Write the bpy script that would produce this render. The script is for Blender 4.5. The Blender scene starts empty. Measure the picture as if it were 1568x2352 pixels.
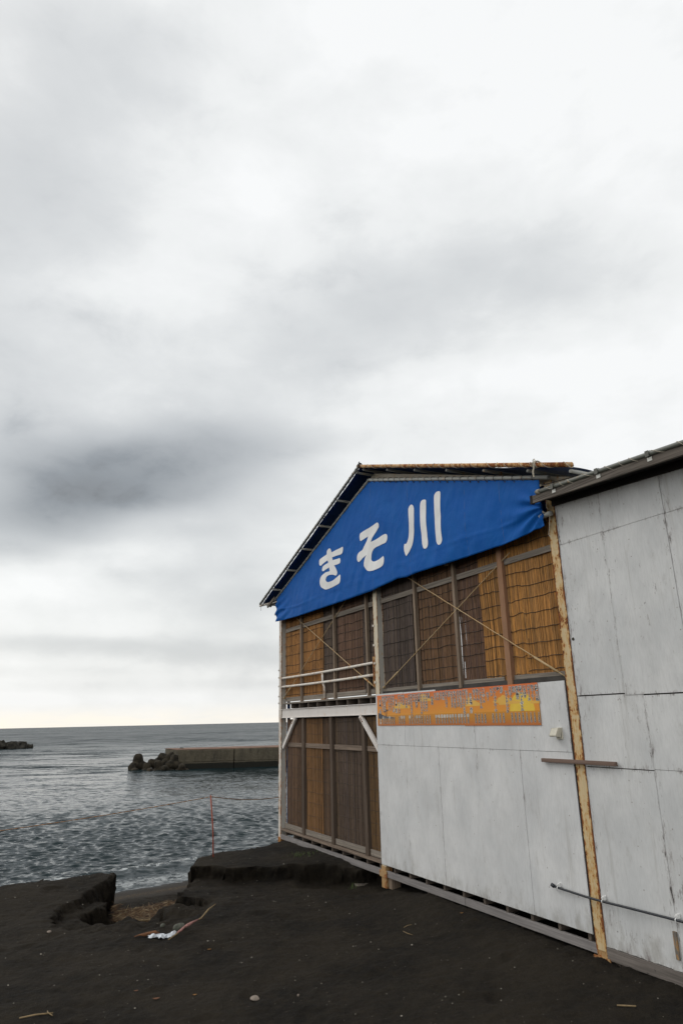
import bpy, math, random
import numpy as np
from mathutils import Vector, Matrix, noise
from mathutils.geometry import delaunay_2d_cdt

C = bpy.context.scene.collection
rnd = random.Random(7)
EYE = 2.6
R = math.radians

# ------------------------------------------------------------------ camera
cam_d = bpy.data.cameras.new('camera'); cam = bpy.data.objects.new('camera', cam_d); C.objects.link(cam)
PITCH = math.atan(479/1568); ROLL = -0.0225
F_ = Vector((0, math.cos(PITCH), math.sin(PITCH))); R0 = Vector((1, 0, 0)); U0 = R0.cross(F_)
R1 = R0*math.cos(ROLL)+U0*math.sin(ROLL); U1 = -R0*math.sin(ROLL)+U0*math.cos(ROLL)
cam.matrix_world = Matrix((( R1.x, U1.x, -F_.x, 0), (R1.y, U1.y, -F_.y, 0), (R1.z, U1.z, -F_.z, EYE), (0, 0, 0, 1)))
cam_d.sensor_fit = 'VERTICAL'; cam_d.sensor_height = 36; cam_d.lens = 36*1568/2352
cam_d.clip_start = 0.05; cam_d.clip_end = 30000
bpy.context.scene.camera = cam

sc = bpy.context.scene
sc.view_settings.view_transform = 'Standard'; sc.view_settings.look = 'None'
sc.view_settings.exposure = 0.08; sc.view_settings.gamma = 1.0

# ------------------------------------------------------------------ node helper
class NT:
    def __init__(s, tree): s.t = tree; s.n = tree.nodes; s.l = tree.links
    def new(s, typ, **kw):
        n = s.n.new(typ)
        for k, v in kw.items(): setattr(n, k, v)
        return n
    def put(s, sock, v):
        if isinstance(v, bpy.types.NodeSocket): s.l.new(v, sock)
        elif isinstance(v, (tuple, list)) and len(v) == 3 and sock.type == 'RGBA': sock.default_value = (*v, 1)
        else: sock.default_value = v
    def math(s, op, a, b=0.0, clamp=False):
        n = s.new('ShaderNodeMath', operation=op, use_clamp=clamp); s.put(n.inputs[0], a); s.put(n.inputs[1], b); return n.outputs[0]
    def vmath(s, op, a, b=(0, 0, 0)):
        n = s.new('ShaderNodeVectorMath', operation=op); s.put(n.inputs[0], a)
        if len(n.inputs) > 1 and b is not None: s.put(n.inputs[1], b)
        return n.outputs['Value'] if op in ('DOT_PRODUCT', 'LENGTH') else n.outputs[0]
    def scalev(s, a, k):
        n = s.new('ShaderNodeVectorMath', operation='SCALE'); s.put(n.inputs[0], a); s.put(n.inputs['Scale'], k); return n.outputs[0]
    def noise(s, vec, scale, detail=4, rough=0.55, dist=0.0, out='Fac'):
        n = s.new('ShaderNodeTexNoise'); s.put(n.inputs['Vector'], vec); n.inputs['Scale'].default_value = scale
        n.inputs['Detail'].default_value = detail; n.inputs['Roughness'].default_value = rough; n.inputs['Distortion'].default_value = dist
        return n.outputs[out]
    def vor(s, vec, scale, feature='F1', out='Distance'):
        n = s.new('ShaderNodeTexVoronoi', feature=feature); s.put(n.inputs['Vector'], vec); n.inputs['Scale'].default_value = scale
        return n.outputs[out]
    def ramp(s, fac, a, b, c0=0.0, c1=1.0):
        n = s.new('ShaderNodeMapRange', interpolation_type='SMOOTHSTEP'); s.put(n.inputs[0], fac)
        n.inputs[1].default_value = a; n.inputs[2].default_value = b; n.inputs[3].default_value = c0; n.inputs[4].default_value = c1
        return n.outputs[0]
    def mix(s, fac, a, b, mode='MIX'):
        n = s.new('ShaderNodeMix', data_type='RGBA', blend_type=mode); s.put(n.inputs[0], fac); s.put(n.inputs[6], a); s.put(n.inputs[7], b); return n.outputs[2]
    def bump(s, h, strength=0.3, dist=0.01, normal=None):
        n = s.new('ShaderNodeBump'); n.inputs['Strength'].default_value = strength; n.inputs['Distance'].default_value = dist
        s.put(n.inputs['Height'], h)
        if normal: s.put(n.inputs['Normal'], normal)
        return n.outputs[0]

# ------------------------------------------------------------------ world: overcast sky
SUN_AZ, SUN_EL = -72, 48
w = bpy.data.worlds.new('World'); sc.world = w; w.use_nodes = True
t = NT(w.node_tree); t.n.clear()
out = t.new('ShaderNodeOutputWorld'); bg = t.new('ShaderNodeBackground')
tc = t.new('ShaderNodeTexCoord').outputs['Generated']
sky = t.new('ShaderNodeTexSky', sky_type='NISHITA'); sky.sun_disc = False
sky.sun_elevation = R(SUN_EL); sky.sun_rotation = R(SUN_AZ); sky.air_density = 1.5; sky.dust_density = 3
d0 = t.vmath('NORMALIZE', tc, None)
sep = t.new('ShaderNodeSeparateXYZ'); t.put(sep.inputs[0], d0)
# cloud deck coordinates: direction projected on a flat layer
zc = t.math('ADD', t.math('MAXIMUM', sep.outputs[2], 0.0), 0.24)
cmb = t.new('ShaderNodeCombineXYZ')
t.put(cmb.inputs[0], t.math('DIVIDE', sep.outputs[0], zc)); t.put(cmb.inputs[1], t.math('DIVIDE', sep.outputs[1], zc))
deck = cmb.outputs[0]
nc = t.noise(deck, 1.1, 7, 0.58, 0.4, 'Color')
nf = t.noise(deck, 0.75, 8, 0.52, 0.5)
nf2 = t.noise(deck, 3.2, 7, 0.6, 0.6)
ds = t.vmath('MULTIPLY', d0, (1.0, 1.0, 1.9))
f1 = t.noise(ds, 3.3, 9, 0.55, 0.15); f2 = t.noise(t.vmath('ADD', ds, (3.1, 1.7, 0.4)), 8.5, 9, 0.56, 0.2); nc1 = t.noise(ds, 2.2, 3, 0.5, 0.0, 'Color'); nc2 = t.noise(ds, 9.0, 5, 0.6, 0.0, 'Color')
warp = t.scalev(t.vmath('SUBTRACT', nc1, (0.5, 0.5, 0.5)), 0.15)
warp = t.vmath('ADD', warp, t.scalev(t.vmath('SUBTRACT', nc2, (0.5, 0.5, 0.5)), 0.022))
dw = t.vmath('ADD', d0, warp)
acc = t.math('ADD', t.math('MULTIPLY', t.math('SUBTRACT', nf, 0.5), 0.12), 0.90)
acc = t.math('ADD', acc, t.math('MULTIPLY', t.math('SUBTRACT', nf2, 0.5), 0.05))
acc = t.math('ADD', acc, t.math('MULTIPLY', t.math('SUBTRACT', f1, 0.5), 0.42))
acc = t.math('ADD', acc, t.math('MULTIPLY', t.math('SUBTRACT', f2, 0.5), 0.52))
modb = t.ramp(t.math('ADD', t.math('MULTIPLY', f2, .6), t.math('MULTIPLY', f1, .4)), 0.38, 0.62, 0.8, 1.22)
# (azimuth, elevation, half widths in rad, tilt deg, amplitude)
BL = [(-27, 44, .24, .22, -20, -.23), (-33, 35, .19, .16, 0, -.14), (-15, 50, .20, .12, 0, -.10), (5, 47, .22, .19, 35, .17), (-9, 40, .10, .16, 45, .16),
      (-19, 33.5, .11, .04, 12, .10), (-27, 31, .10, .04, 10, .05), (7, 36.2, .26, .12, -6, -.16), (12, 32.3, .25, .10, 4, -.16), (-2, 33, .13, .11, 20, -.10),
      (28, 46, .22, .22, 0, .11), (24, 33, .14, .08, 0, -.08), (-13, 28.5, .18, .08, 10, -.10), (-15.5, 20.8, .21, .075, 5, -.30), (-18.5, 19.9, .12, .050, 3, -.16), (-5, 24.2, .16, .050, 10, -.16), (-18, 21.5, .32, .12, 4, -.12),
      (-28, 18.5, .17, .08, 0, -.20), (-31, 26.5, .12, .10, 0, -.17), (-22, 17, .10, .04, 8, -.10), (-12, 14.5, .07, .025, 0, -.09), (-8, 9.5, .07, .02, 0, -.09), (-25, 12.8, .08, .02, 0, -.08), (-28, 14.5, .17, .06, 0, -.14), (-5, 17.5, .16, .07, 0, -.10), (-14, 14, .30, .12, 0, -.15), (-8, 6, .3, .07, 0, -.10),
      (-24, 10.6, .09, .036, 3, .24), (-17, 13.3, .12, .022, 4, .13), (-20, 7.6, .12, .018, 0, .16), (-9, 11.5, .13, .05, 0, -.10), (-12, 7.6, .14, .02, 0, -.06),
      (-17, 5.3, .34, .020, 0, -.20), (-22, 3.9, .16, .008, 0, -.10), (-12, 3.0, .25, .009, 0, -.10), (-25, 2.0, .2, .007, 0, .10), (6, 26.4, .24, .034, 0, .13), (22, 27.0, .16, .05, 0, .14),
      (-4, 28, .10, .04, 0, -.07), (8, 22.5, .2, .025, 0, -.06), (30, 20, .3, .1, 0, .02)]
for az, el, a, b, tilt, amp in BL:
    az, el, tl = R(az), R(el), R(tilt)
    c = Vector((math.sin(az)*math.cos(el), math.cos(az)*math.cos(el), math.sin(el)))
    e1 = Vector((math.cos(az), -math.sin(az), 0)); e2 = e1.cross(c); e2.normalize()
    if e2.z < 0: e2 = -e2
    f1 = e1*math.cos(tl)+e2*math.sin(tl); f2 = c.cross(f1)
    mp = t.new('ShaderNodeMapping', vector_type='TEXTURE')
    mp.inputs['Location'].default_value = c
    mp.inputs['Rotation'].default_value = Matrix((f1, f2, f1.cross(f2))).transposed().to_euler()
    mp.inputs['Scale'].default_value = (a, b, 0.7)
    kw = 0.25 if b < 0.02 else (0.6 if b < .06 else 1.0)
    if kw < 1:
        t.put(mp.inputs['Vector'], t.vmath('ADD', d0, t.scalev(warp, kw*0.35 if b < .02 else kw)))
    else: t.put(mp.inputs['Vector'], dw)
    q = t.vmath('DOT_PRODUCT', mp.outputs[0], mp.outputs[0])
    g = t.math('MULTIPLY', t.math('POWER', 2.71828, t.math('MULTIPLY', t.math('POWER', q, 1.4), -1.0)), amp*(.86 if amp < 0 else .8))
    g = t.math('MULTIPLY', g, modb)
    acc = t.math('ADD', acc, g)
acc = t.math('MAXIMUM', acc, 0.15)
# unseen sky behind the camera, brightness added to light the facade
back = t.ramp(sep.outputs[1], 0.15, -0.6, 0.0, 0.50)
acc = t.math('ADD', acc, back)
colr = t.new('ShaderNodeValToRGB'); t.put(colr.inputs[0], acc)
el_ = colr.color_ramp.elements
el_[0].position = 0.15; el_[0].color = (0.14, 0.142, 0.146, 1)
el_[1].position = 1.0; el_[1].color = (0.875, 0.883, 0.88, 1)
for p, c_ in ((0.3, (.262, .282, .302, 1)), (0.5, (.475, .495, .510, 1)), (0.8, (.785, .797, .793, 1))):
    e = el_.new(p); e.color = c_
cloud = t.mix(t.math('MAXIMUM', t.math('SUBTRACT', acc, 1.14), 0.0), colr.outputs[0], (2.0, 2.0, 2.0))
# warm light under the deck at the horizon
hz = t.ramp(sep.outputs[2], 0.0, 0.034, 1.0, 0.0)
haz = t.ramp(sep.outputs[0], 0.3, -0.5, 0.25, 1.0)
cloud = t.mix(t.math('MULTIPLY', t.math('MULTIPLY', hz, haz), t.ramp(nf2, 0.3, 0.65, 0.55, 1.0)), cloud, (1.0, 0.93, 0.80))
mixs = t.mix(0.008, cloud, sky.outputs[0])
t.l.new(mixs, bg.inputs[0]); bg.inputs[1].default_value = 1.0
t.l.new(bg.outputs[0], out.inputs[0])

sd = bpy.data.lights.new('sun', 'SUN'); sd.energy = 0.55; sd.angle = R(30); sd.color = (1.0, 0.965, 0.92)
so = bpy.data.objects.new('sun', sd); C.objects.link(so)
sv = Vector((math.sin(R(SUN_AZ))*math.cos(R(SUN_EL)), math.cos(R(SUN_AZ))*math.cos(R(SUN_EL)), math.sin(R(SUN_EL))))
so.rotation_euler = sv.to_track_quat('Z', 'Y').to_euler(); so.location = (0, 0, 30)

# ------------------------------------------------------------------ frames
YAW = R(27.3)
u = Vector((-math.sin(YAW), math.cos(YAW), 0)); n = Vector((math.cos(YAW), math.sin(YAW), 0))
def P(s, w_, z): return u*s+n*w_+Vector((0, 0, z+EYE))       # along facade, away from it, height relative to the eye

# ------------------------------------------------------------------ mesh collector
class MB:
    def __init__(s): s.v = []; s.f = []; s.m = []; s.att = {}; s.loc = False
    def quad(s, a, b, c, d, m=0):
        i = len(s.v); s.v += [a, b, c, d]; s.f.append((i, i+1, i+2, i+3)); s.m.append(m)
    def hexa(s, p, m=0):                                       # p: 8 points, bottom ring then top ring
        i = len(s.v); s.v += p
        for f in ((3, 2, 1, 0), (4, 5, 6, 7), (0, 1, 5, 4), (1, 2, 6, 5), (2, 3, 7, 6), (3, 0, 4, 7)):
            s.f.append(tuple(i+k for k in f)); s.m.append(m)
    def box(s, s0, s1, w0, w1, z0, z1, m=0):
        s.hexa([P(s0, w0, z0), P(s0, w1, z0), P(s1, w1, z0), P(s1, w0, z0), P(s0, w0, z1), P(s0, w1, z1), P(s1, w1, z1), P(s1, w0, z1)], m)
        return s
    def bar(s, a, b, side, wd, ht, m=0):                       # box from a to b; side = direction of the width
        d = (b-a).normalized(); side = (side-d*side.dot(d)).normalized(); up = d.cross(side)
        o = [side*(-wd/2)+up*(-ht/2), side*(wd/2)+up*(-ht/2), side*(wd/2)+up*(ht/2), side*(-wd/2)+up*(ht/2)]
        s.hexa([a+x for x in o]+[b+x for x in o], m); return s
    def tube(s, pts, r, k=10, m=0, cap=True):
        pts = [Vector(p) for p in pts]; N = len(pts); rr = r if isinstance(r, (list, tuple)) else [r]*N
        i0 = len(s.v); ref = None
        for j in range(N):
            d = (pts[min(j+1, N-1)]-pts[max(j-1, 0)]).normalized()
            if ref is None:
                ref = Vector((0, 0, 1)) if abs(d.z) < .9 else Vector((1, 0, 0))
            a = (ref-d*ref.dot(d)).normalized(); ref = a; b = d.cross(a)
            for q in range(k):
                th = 2*math.pi*q/k; s.v.append(pts[j]+(a*math.cos(th)+b*math.sin(th))*rr[j])
        for j in range(N-1):
            for q in range(k):
                q2 = (q+1) % k; s.f.append((i0+j*k+q, i0+j*k+q2, i0+(j+1)*k+q2, i0+(j+1)*k+q)); s.m.append(m)
        if cap:
            s.f.append(tuple(i0+q for q in reversed(range(k)))); s.m.append(m)
            s.f.append(tuple(i0+(N-1)*k+q for q in range(k))); s.m.append(m)
        return s
    def ring(s, c, ax, r, t_, k=12, a0=0, a1=2*math.pi, m=0, sx=1.0):  # hoop of rope round an axis
        ax = ax.normalized(); a = Vector((0, 0, 1)) if abs(ax.z) < .9 else Vector((1, 0, 0)); a = (a-ax*a.dot(ax)).normalized(); b = ax.cross(a)
        s.tube([c+(a*math.cos(a0+(a1-a0)*j/k)+b*math.sin(a0+(a1-a0)*j/k)*sx)*r for j in range(k+1)], t_, 5, m); return s
    def build(s, name, mats, parent=None, smooth=False, bevel=0.0, origin=None, attrs=None, kind=None):
        if not isinstance(mats, (list, tuple)): mats = [mats]
        V = np.array([tuple(v) for v in s.v], dtype=np.float64)
        if origin is None: origin = Vector(((V[:, 0].min()+V[:, 0].max())/2, (V[:, 1].min()+V[:, 1].max())/2, V[:, 2].min()))
        me = bpy.data.meshes.new(name); me.from_pydata([tuple(x) for x in (V-np.array(origin))], [], s.f)
        for m_ in mats: me.materials.append(m_)
        if len(mats) > 1: me.polygons.foreach_set('material_index', s.m)
        if smooth: me.polygons.foreach_set('use_smooth', [True]*len(s.f))
        for k, (typ, data) in (attrs or {}).items():
            at = me.attributes.new(k, typ, 'POINT'); at.data.foreach_set('value' if typ == 'FLOAT' else 'color', np.array(data, dtype=np.float32).ravel())
        o = bpy.data.objects.new(name, me); C.objects.link(o)
        if parent: o.parent = parent; o.location = Vector(origin)-parent.location
        else: o.location = origin
        if bevel:
            b = o.modifiers.new('bevel', 'BEVEL'); b.width = bevel; b.segments = 2; b.limit_method = 'ANGLE'; b.angle_limit = R(40)
        if kind: o['kind'] = kind
        return o
def tag(o, label, cat, group=None):
    o['label'] = label; o['category'] = cat
    if group: o['group'] = group
    return o
def thing(name, loc, label, cat, group=None):
    o = bpy.data.objects.new(name, None); C.objects.link(o); o.location = loc; o.empty_display_size = 0.3
    return tag(o, label, cat, group)

# ------------------------------------------------------------------ materials
def mat(name, rough=0.7, spec=0.4):
    m = bpy.data.materials.new(name); m.use_nodes = True; t_ = NT(m.node_tree); b = t_.n['Principled BSDF']
    b.inputs['Roughness'].default_value = rough; b.inputs['Specular IOR Level'].default_value = spec
    return m, t_, b
def local(t_):                                                # (along facade, depth, height) of the shaded point
    p = t_.new('ShaderNodeNewGeometry').outputs['Position']
    c = t_.new('ShaderNodeCombineXYZ')
    t_.put(c.inputs[0], t_.vmath('DOT_PRODUCT', p, tuple(u))); t_.put(c.inputs[1], t_.vmath('DOT_PRODUCT', p, tuple(n)))
    s_ = t_.new('ShaderNodeSeparateXYZ'); t_.put(s_.inputs[0], p); t_.put(c.inputs[2], s_.outputs[2]); return c.outputs[0]
def wpos(t_): return t_.new('ShaderNodeNewGeometry').outputs['Position']
def scaled(t_, v, sc_): return t_.vmath('MULTIPLY', v, sc_)
def attr(t_, name):
    a = t_.new('ShaderNodeAttribute'); a.attribute_name = name; return a

def wood(name, col, axis, dark=0.45, spots=True, tint=None):
    m, t_, b = mat(name, 0.85, 0.2); v = local(t_)
    k = {'s': (1.2, 45, 45), 'z': (45, 45, 1.2), 'w': (45, 1.2, 45)}[axis]
    g = t_.noise(scaled(t_, v, k), 1.0, 5, 0.65, 0.6); big = t_.noise(v, 2.3, 4, 0.6)
    c = t_.mix(t_.ramp(g, 0.32, 0.68), tuple(x*dark for x in col), col)
    c = t_.mix(t_.ramp(big, 0.35, 0.7, 0.0, 0.55), c, tint or tuple(x*0.6 for x in col))
    if spots:
        sp = t_.noise(scaled(t_, v, (14, 14, 14)), 1.0, 4, 0.7)
        c = t_.mix(t_.ramp(sp, 0.66, 0.72, 0, .8), c, (0.035, 0.03, 0.028))
    t_.put(b.inputs['Base Color'], c); t_.put(b.inputs['Normal'], t_.bump(g, 0.5, 0.004)); return m
W_grey_s = wood('grey_wood_along', (0.30, 0.26, 0.215), 's')
W_grey_z = wood('grey_wood_upright', (0.29, 0.22, 0.16), 'z')
W_beam_s = wood('grey_beam_wood', (0.27, 0.25, 0.24), 's', 0.6)
W_ledge = wood('brown_ledge_wood', (0.25, 0.19, 0.145), 's')
W_dark_w = wood('dark_joist_wood', (0.13, 0.105, 0.085), 'w', 0.5, False)
W_stud_d = wood('brown_stud_wood', (0.13, 0.095, 0.07), 'z')
W_stud_n = wood('newer_stud_wood', (0.34, 0.19, 0.11), 'z', 0.7, False)
W_eave = wood('weathered_eave_wood', (0.20, 0.172, 0.145), 's', 0.28, False)
W_plank = wood('pinkish_brown_plank', (0.21, 0.145, 0.115), 's', 0.6)
W_dark = wood('dark_wood_and_gap_shade', (0.03, 0.027, 0.025), 's', 0.5, False)
W_block = wood('rust_stained_block', (0.16, 0.085, 0.05), 'w', 0.5)

def steel(name, paint, rustiness=0.5, edge=True, yellow=0.0, rough=0.55):
    m, t_, b = mat(name, rough, 0.4); v = local(t_)
    n1 = t_.noise(scaled(t_, v, (7, 7, 5)), 1.0, 8, 0.68, 0.3); n2 = t_.noise(scaled(t_, v, (38, 38, 16)), 1.0, 6, 0.65)
    st = t_.noise(scaled(t_, v, (30, 30, 1.5)), 1.0, 4, 0.6)
    f = t_.math('ADD', t_.math('MULTIPLY', n1, 0.6), t_.math('MULTIPLY', n2, 0.45))
    if edge:
        f = t_.math('ADD', f, t_.math('MULTIPLY', attr(t_, 'edge').outputs['Fac'], 0.13))
    th = 0.70-0.16*rustiness
    rust = t_.ramp(f, th, th+0.035); halo = t_.ramp(f, th-0.09, th+0.02)
    base = t_.mix(t_.ramp(st, 0.3, 0.75, 0, .4), paint, tuple(x*0.72 for x in paint))
    base = t_.mix(t_.math('MULTIPLY', halo, 0.6+yellow), base, (0.50, 0.27, 0.07))
    rc = t_.mix(t_.ramp(n2, 0.35, 0.65), (0.055, 0.022, 0.012), (0.27, 0.085, 0.02))
    t_.put(b.inputs['Base Color'], t_.mix(rust, base, rc)); t_.put(b.inputs['Roughness'], t_.math('ADD', t_.math('MULTIPLY', rust, .35), rough))
    t_.put(b.inputs['Normal'], t_.bump(t_.math('ADD', t_.math('MULTIPLY', rust, -.6), n2), 0.35, 0.004)); return m
S_left = steel('rusty_white_steel', (0.62, 0.58, 0.52), 0.55)
S_mid = steel('cream_steel', (0.60, 0.53, 0.40), 0.5)
S_right = steel('yellowed_cream_steel', (0.58, 0.45, 0.255), 0.74, True, 0.25)
S_web = steel('greyish_steel', (0.46, 0.44, 0.39), 0.33, False)
S_white = steel('white_painted_steel', (0.68, 0.64, 0.60), 0.15, False)
S_rail = steel('rusty_rail_steel', (0.68, 0.64, 0.58), 0.52, False)
S_base = steel('rusted_foot_steel', (0.36, 0.23, 0.11), 1.05, False, -0.25, 0.8)
S_pipe = steel('rust_flaked_pipe', (0.48, 0.34, 0.21), 1.2, False, 0.3, 0.7)
S_dpipe = steel('dull_grey_pipe', (0.23, 0.235, 0.215), 0.35, False, 0, 0.5)
S_lpipe = steel('pale_grey_pipe', (0.40, 0.41, 0.38), 0.3, False, 0, 0.45)
S_chan = steel('cream_channel', (0.47, 0.42, 0.33), 0.42, False)
S_rod = steel('yellow_brown_rod', (0.44, 0.32, 0.17), 0.5, False, 0.2)

def plywood(name, base, wear):
    m, t_, b = mat(name, 0.62, 0.35); v = local(t_)
    e = attr(t_, 'edge').outputs['Fac']                        # metres to the sheet's border
    big = t_.noise(scaled(t_, v, (0.9, 1, 0.7)), 1.3, 5, 0.6); med = t_.noise(scaled(t_, v, (3, 3, 1.6)), 1.0, 6, 0.65, 0.5)
    scr = t_.noise(scaled(t_, v, (26, 26, 6)), 1.0, 8, 0.78, 0.4); fine = t_.noise(scaled(t_, v, (60, 60, 9)), 1.0, 5, 0.7)
    c = t_.mix(t_.ramp(big, 0.35, 0.66), base, tuple(x*k for x, k in zip(base, (0.84, 0.85, 0.86))))
    c = t_.mix(t_.ramp(med, 0.38, 0.72, 0, 0.42), c, tuple(x*0.70 for x in base))
    c = t_.mix(t_.ramp(fine, 0.35, 0.75, 0, 0.16), c, (0.2, 0.2, 0.19))
    ed = t_.ramp(e, 0.0, 0.05, 0.085, 0.0)
    ed2 = t_.ramp(e, 0.0, 0.35, 0.025, 0.0)
    f = t_.math('ADD', t_.math('ADD', scr, ed), ed2)
    f = t_.math('ADD', f, t_.math('MULTIPLY', t_.math('SUBTRACT', med, .5), 0.30))
    c = t_.mix(t_.ramp(f, 0.665-wear, 0.71-wear, 0, 0.45), c, (0.20, 0.17, 0.155))
    c = t_.mix(t_.ramp(f, 0.745-wear, 0.775-wear, 0, 0.9), c, (0.045, 0.036, 0.034))
    sz_ = t_.new('ShaderNodeSeparateXYZ'); t_.put(sz_.inputs[0], v)
    # splashed sand and damp along the foot of the wall
    low = t_.math('ADD', t_.ramp(sz_.outputs[2], 0.75, 0.26, 0.0, 0.22), t_.math('SUBTRACT', t_.noise(scaled(t_, v, (7, 7, 3.2)), 1.0, 7, 0.7), 0.62))
    c = t_.mix(t_.ramp(low, -0.06, 0.24, 0, 0.55), c, (0.27, 0.255, 0.225))
    # rain streaks
    rs_ = t_.noise(scaled(t_, v, (11, 11, 0.55)), 1.0, 5, 0.7, 0.3)
    c = t_.mix(t_.ramp(rs_, 0.56, 0.74, 0, 0.34), c, (0.30, 0.285, 0.25))
    # nail heads in rows: one every 15 cm up, every 45.5 cm along
    fx = t_.math('SUBTRACT', t_.math('FRACT', t_.math('DIVIDE', t_.math('ADD', sz_.outputs[0], 0.165), 0.4555)), 0.5)
    fz = t_.math('SUBTRACT', t_.math('FRACT', t_.math('DIVIDE', t_.math('ADD', sz_.outputs[2], t_.math('MULTIPLY', t_.noise(v, 3.0, 2, .5), .12)), 0.21)), 0.5)
    dn = t_.math('ADD', t_.math('POWER', t_.math('ABSOLUTE', t_.math('MULTIPLY', fx, 0.4555)), 2.0), t_.math('POWER', t_.math('ABSOLUTE', t_.math('MULTIPLY', fz, 0.21)), 2.0))
    c = t_.mix(t_.math('MULTIPLY', t_.ramp(dn, 0.00008, 0.00003, 0, 0.6), t_.ramp(t_.noise(v, 6.0, 2, .5), .48, .56)), c, (0.16, 0.11, 0.08))
    # chips: hard-edged flakes in loose clusters
    ch_ = t_.noise(scaled(t_, v, (34, 34, 15)), 1.0, 7, 0.72, 0.5); cl_ = t_.noise(scaled(t_, v, (2.6, 2.6, 1.5)), 1.0, 4, 0.6)
    fch = t_.math('ADD', ch_, t_.math('MULTIPLY', t_.math('SUBTRACT', cl_, 0.5), 0.55))
    sc3 = t_.noise(scaled(t_, v, (17, 17, 4.5)), 1.0, 7, 0.75, 0.4); cl3 = t_.noise(scaled(t_, v, (1.7, 1.7, 1.1)), 1.0, 3, 0.6)
    f3 = t_.math('ADD', t_.math('ADD', sc3, t_.ramp(e, 0.0, 0.12, 0.05, 0.0)), t_.math('MULTIPLY', t_.math('SUBTRACT', cl3, 0.5), 0.65))
    c = t_.mix(t_.ramp(f3, 0.735-wear*1.4, 0.80-wear*1.4, 0, 0.65), c, (0.17, 0.14, 0.135))
    c = t_.mix(t_.ramp(fch, 0.76-wear, 0.775-wear, 0, 0.85), c, (0.085, 0.06, 0.055))
    t_.put(b.inputs['Base Color'], c)
    t_.put(b.inputs['Normal'], t_.bump(t_.math('ADD', t_.math('MULTIPLY', fine, .35), t_.math('MULTIPLY', med, 1.5)), 0.35, 0.006)); return m
PLY_A = plywood('white_painted_plywood', (0.68, 0.68, 0.67), 0.0)
PLY_B = plywood('peeling_white_plywood', (0.655, 0.657, 0.645), 0.045)

def simple(name, col, rough=0.7, var=0.25, scale=8.0, spec=0.4, bumpd=0.003, wp=False):
    m, t_, b = mat(name, rough, spec); v = wpos(t_)
    g = t_.noise(v, scale, 6, 0.6)
    t_.put(b.inputs['Base Color'], t_.mix(t_.ramp(g, 0.3, 0.7), tuple(x*(1-var) for x in col), tuple(min(1, x*(1+var)) for x in col)))
    t_.put(b.inputs['Normal'], t_.bump(g, 0.4, bumpd)); return m
ROPE_L = simple('pale_cord', (0.42, 0.38, 0.30), 0.9, .3, 60)
ROPE_D = simple('dark_cord', (0.06, 0.055, 0.05), 0.9, .3, 60)
WIRE = simple('binding_wire', (0.035, 0.028, 0.02), 0.7, .3, 60)
BLACKP = simple('black_plastic', (0.022, 0.025, 0.03), 0.35, .2, 10)
WHITEP = simple('white_plastic', (0.75, 0.75, 0.73), 0.4, .06, 10)
BEIGEP = simple('beige_plastic', (0.52, 0.49, 0.40), 0.45, .1, 10)
STICKER = simple('clip_label', (0.62, 0.62, 0.57), 0.35, .12, 60)
DARKM = simple('dark_bracket', (0.10, 0.10, 0.085), 0.5, .2, 40)
ORANGE = simple('faded_orange_paint', (0.28, 0.06, 0.03), 0.6, .2, 12)
ROPE_O = simple('orange_rope', (0.22, 0.12, 0.06), 0.9, .35, 30)
ALGAE = simple('tetrapod_concrete', (0.022, 0.018, 0.012), 0.95, .7, 2.2, .2, 0.05)
RUBBLE = simple('far_block_concrete', (0.026, 0.024, 0.019), 0.95, .7, 1.2, .2, .05)
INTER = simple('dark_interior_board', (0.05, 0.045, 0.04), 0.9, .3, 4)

def blue(name, col, wr=1.0, back=None):
    m, t_, b = mat(name, 0.55, 0.08); v = local(t_)
    w1 = t_.noise(scaled(t_, v, (1.6, 1, 1.1)), 1.0, 5, 0.6, 1.1); w2 = t_.noise(scaled(t_, v, (14, 1, 4)), 1.0, 4, 0.6, 1.8)
    mask = t_.ramp(t_.noise(scaled(t_, v, (0.7, 1, 0.7)), 1.0, 2, .5), 0.42, 0.65)
    g = t_.noise(scaled(t_, v, (3, 1, 2)), 1.0, 6, 0.6)
    t_.put(b.inputs['Base Color'], t_.mix(t_.ramp(g, 0.3, 0.72), col, tuple(x*k for x, k in zip(col, (1.35, 1.12, 1.02)))))
    h = t_.math('ADD', w1, t_.math('MULTIPLY', t_.math('MULTIPLY', w2, mask), 0.16))
    t_.put(b.inputs['Normal'], t_.bump(h, 0.55*wr, 0.05)); return m
BLUE = blue('blue_tarpaulin', (0.005, 0.088, 0.35))
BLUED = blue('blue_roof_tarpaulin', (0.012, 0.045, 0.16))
SEAM = simple('dark_seam', (0.012, 0.07, 0.22), 0.5, .1, 10)
def letterm():
    m, t_, b = mat('white_lettering', 0.5, 0.35); v = local(t_)
    a = t_.noise(scaled(t_, v, (22, 1, 22)), 1.0, 7, 0.75); k = t_.noise(scaled(t_, v, (2, 1, 2)), 1.0, 3, 0.5)
    c = t_.mix(t_.ramp(k, .35, .7), (0.78, 0.78, 0.77), (0.70, 0.70, 0.69))
    t_.put(b.inputs['Base Color'], t_.mix(t_.ramp(t_.math('ADD', a, t_.math('MULTIPLY', k, .15)), .74, .79), c, (0.14, 0.15, 0.18)))
    w1 = t_.noise(scaled(t_, v, (1.6, 1, 1.1)), 1.0, 5, 0.6, 1.1); t_.put(b.inputs['Normal'], t_.bump(w1, 0.5, 0.05)); return m
LETTER = letterm()

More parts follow.
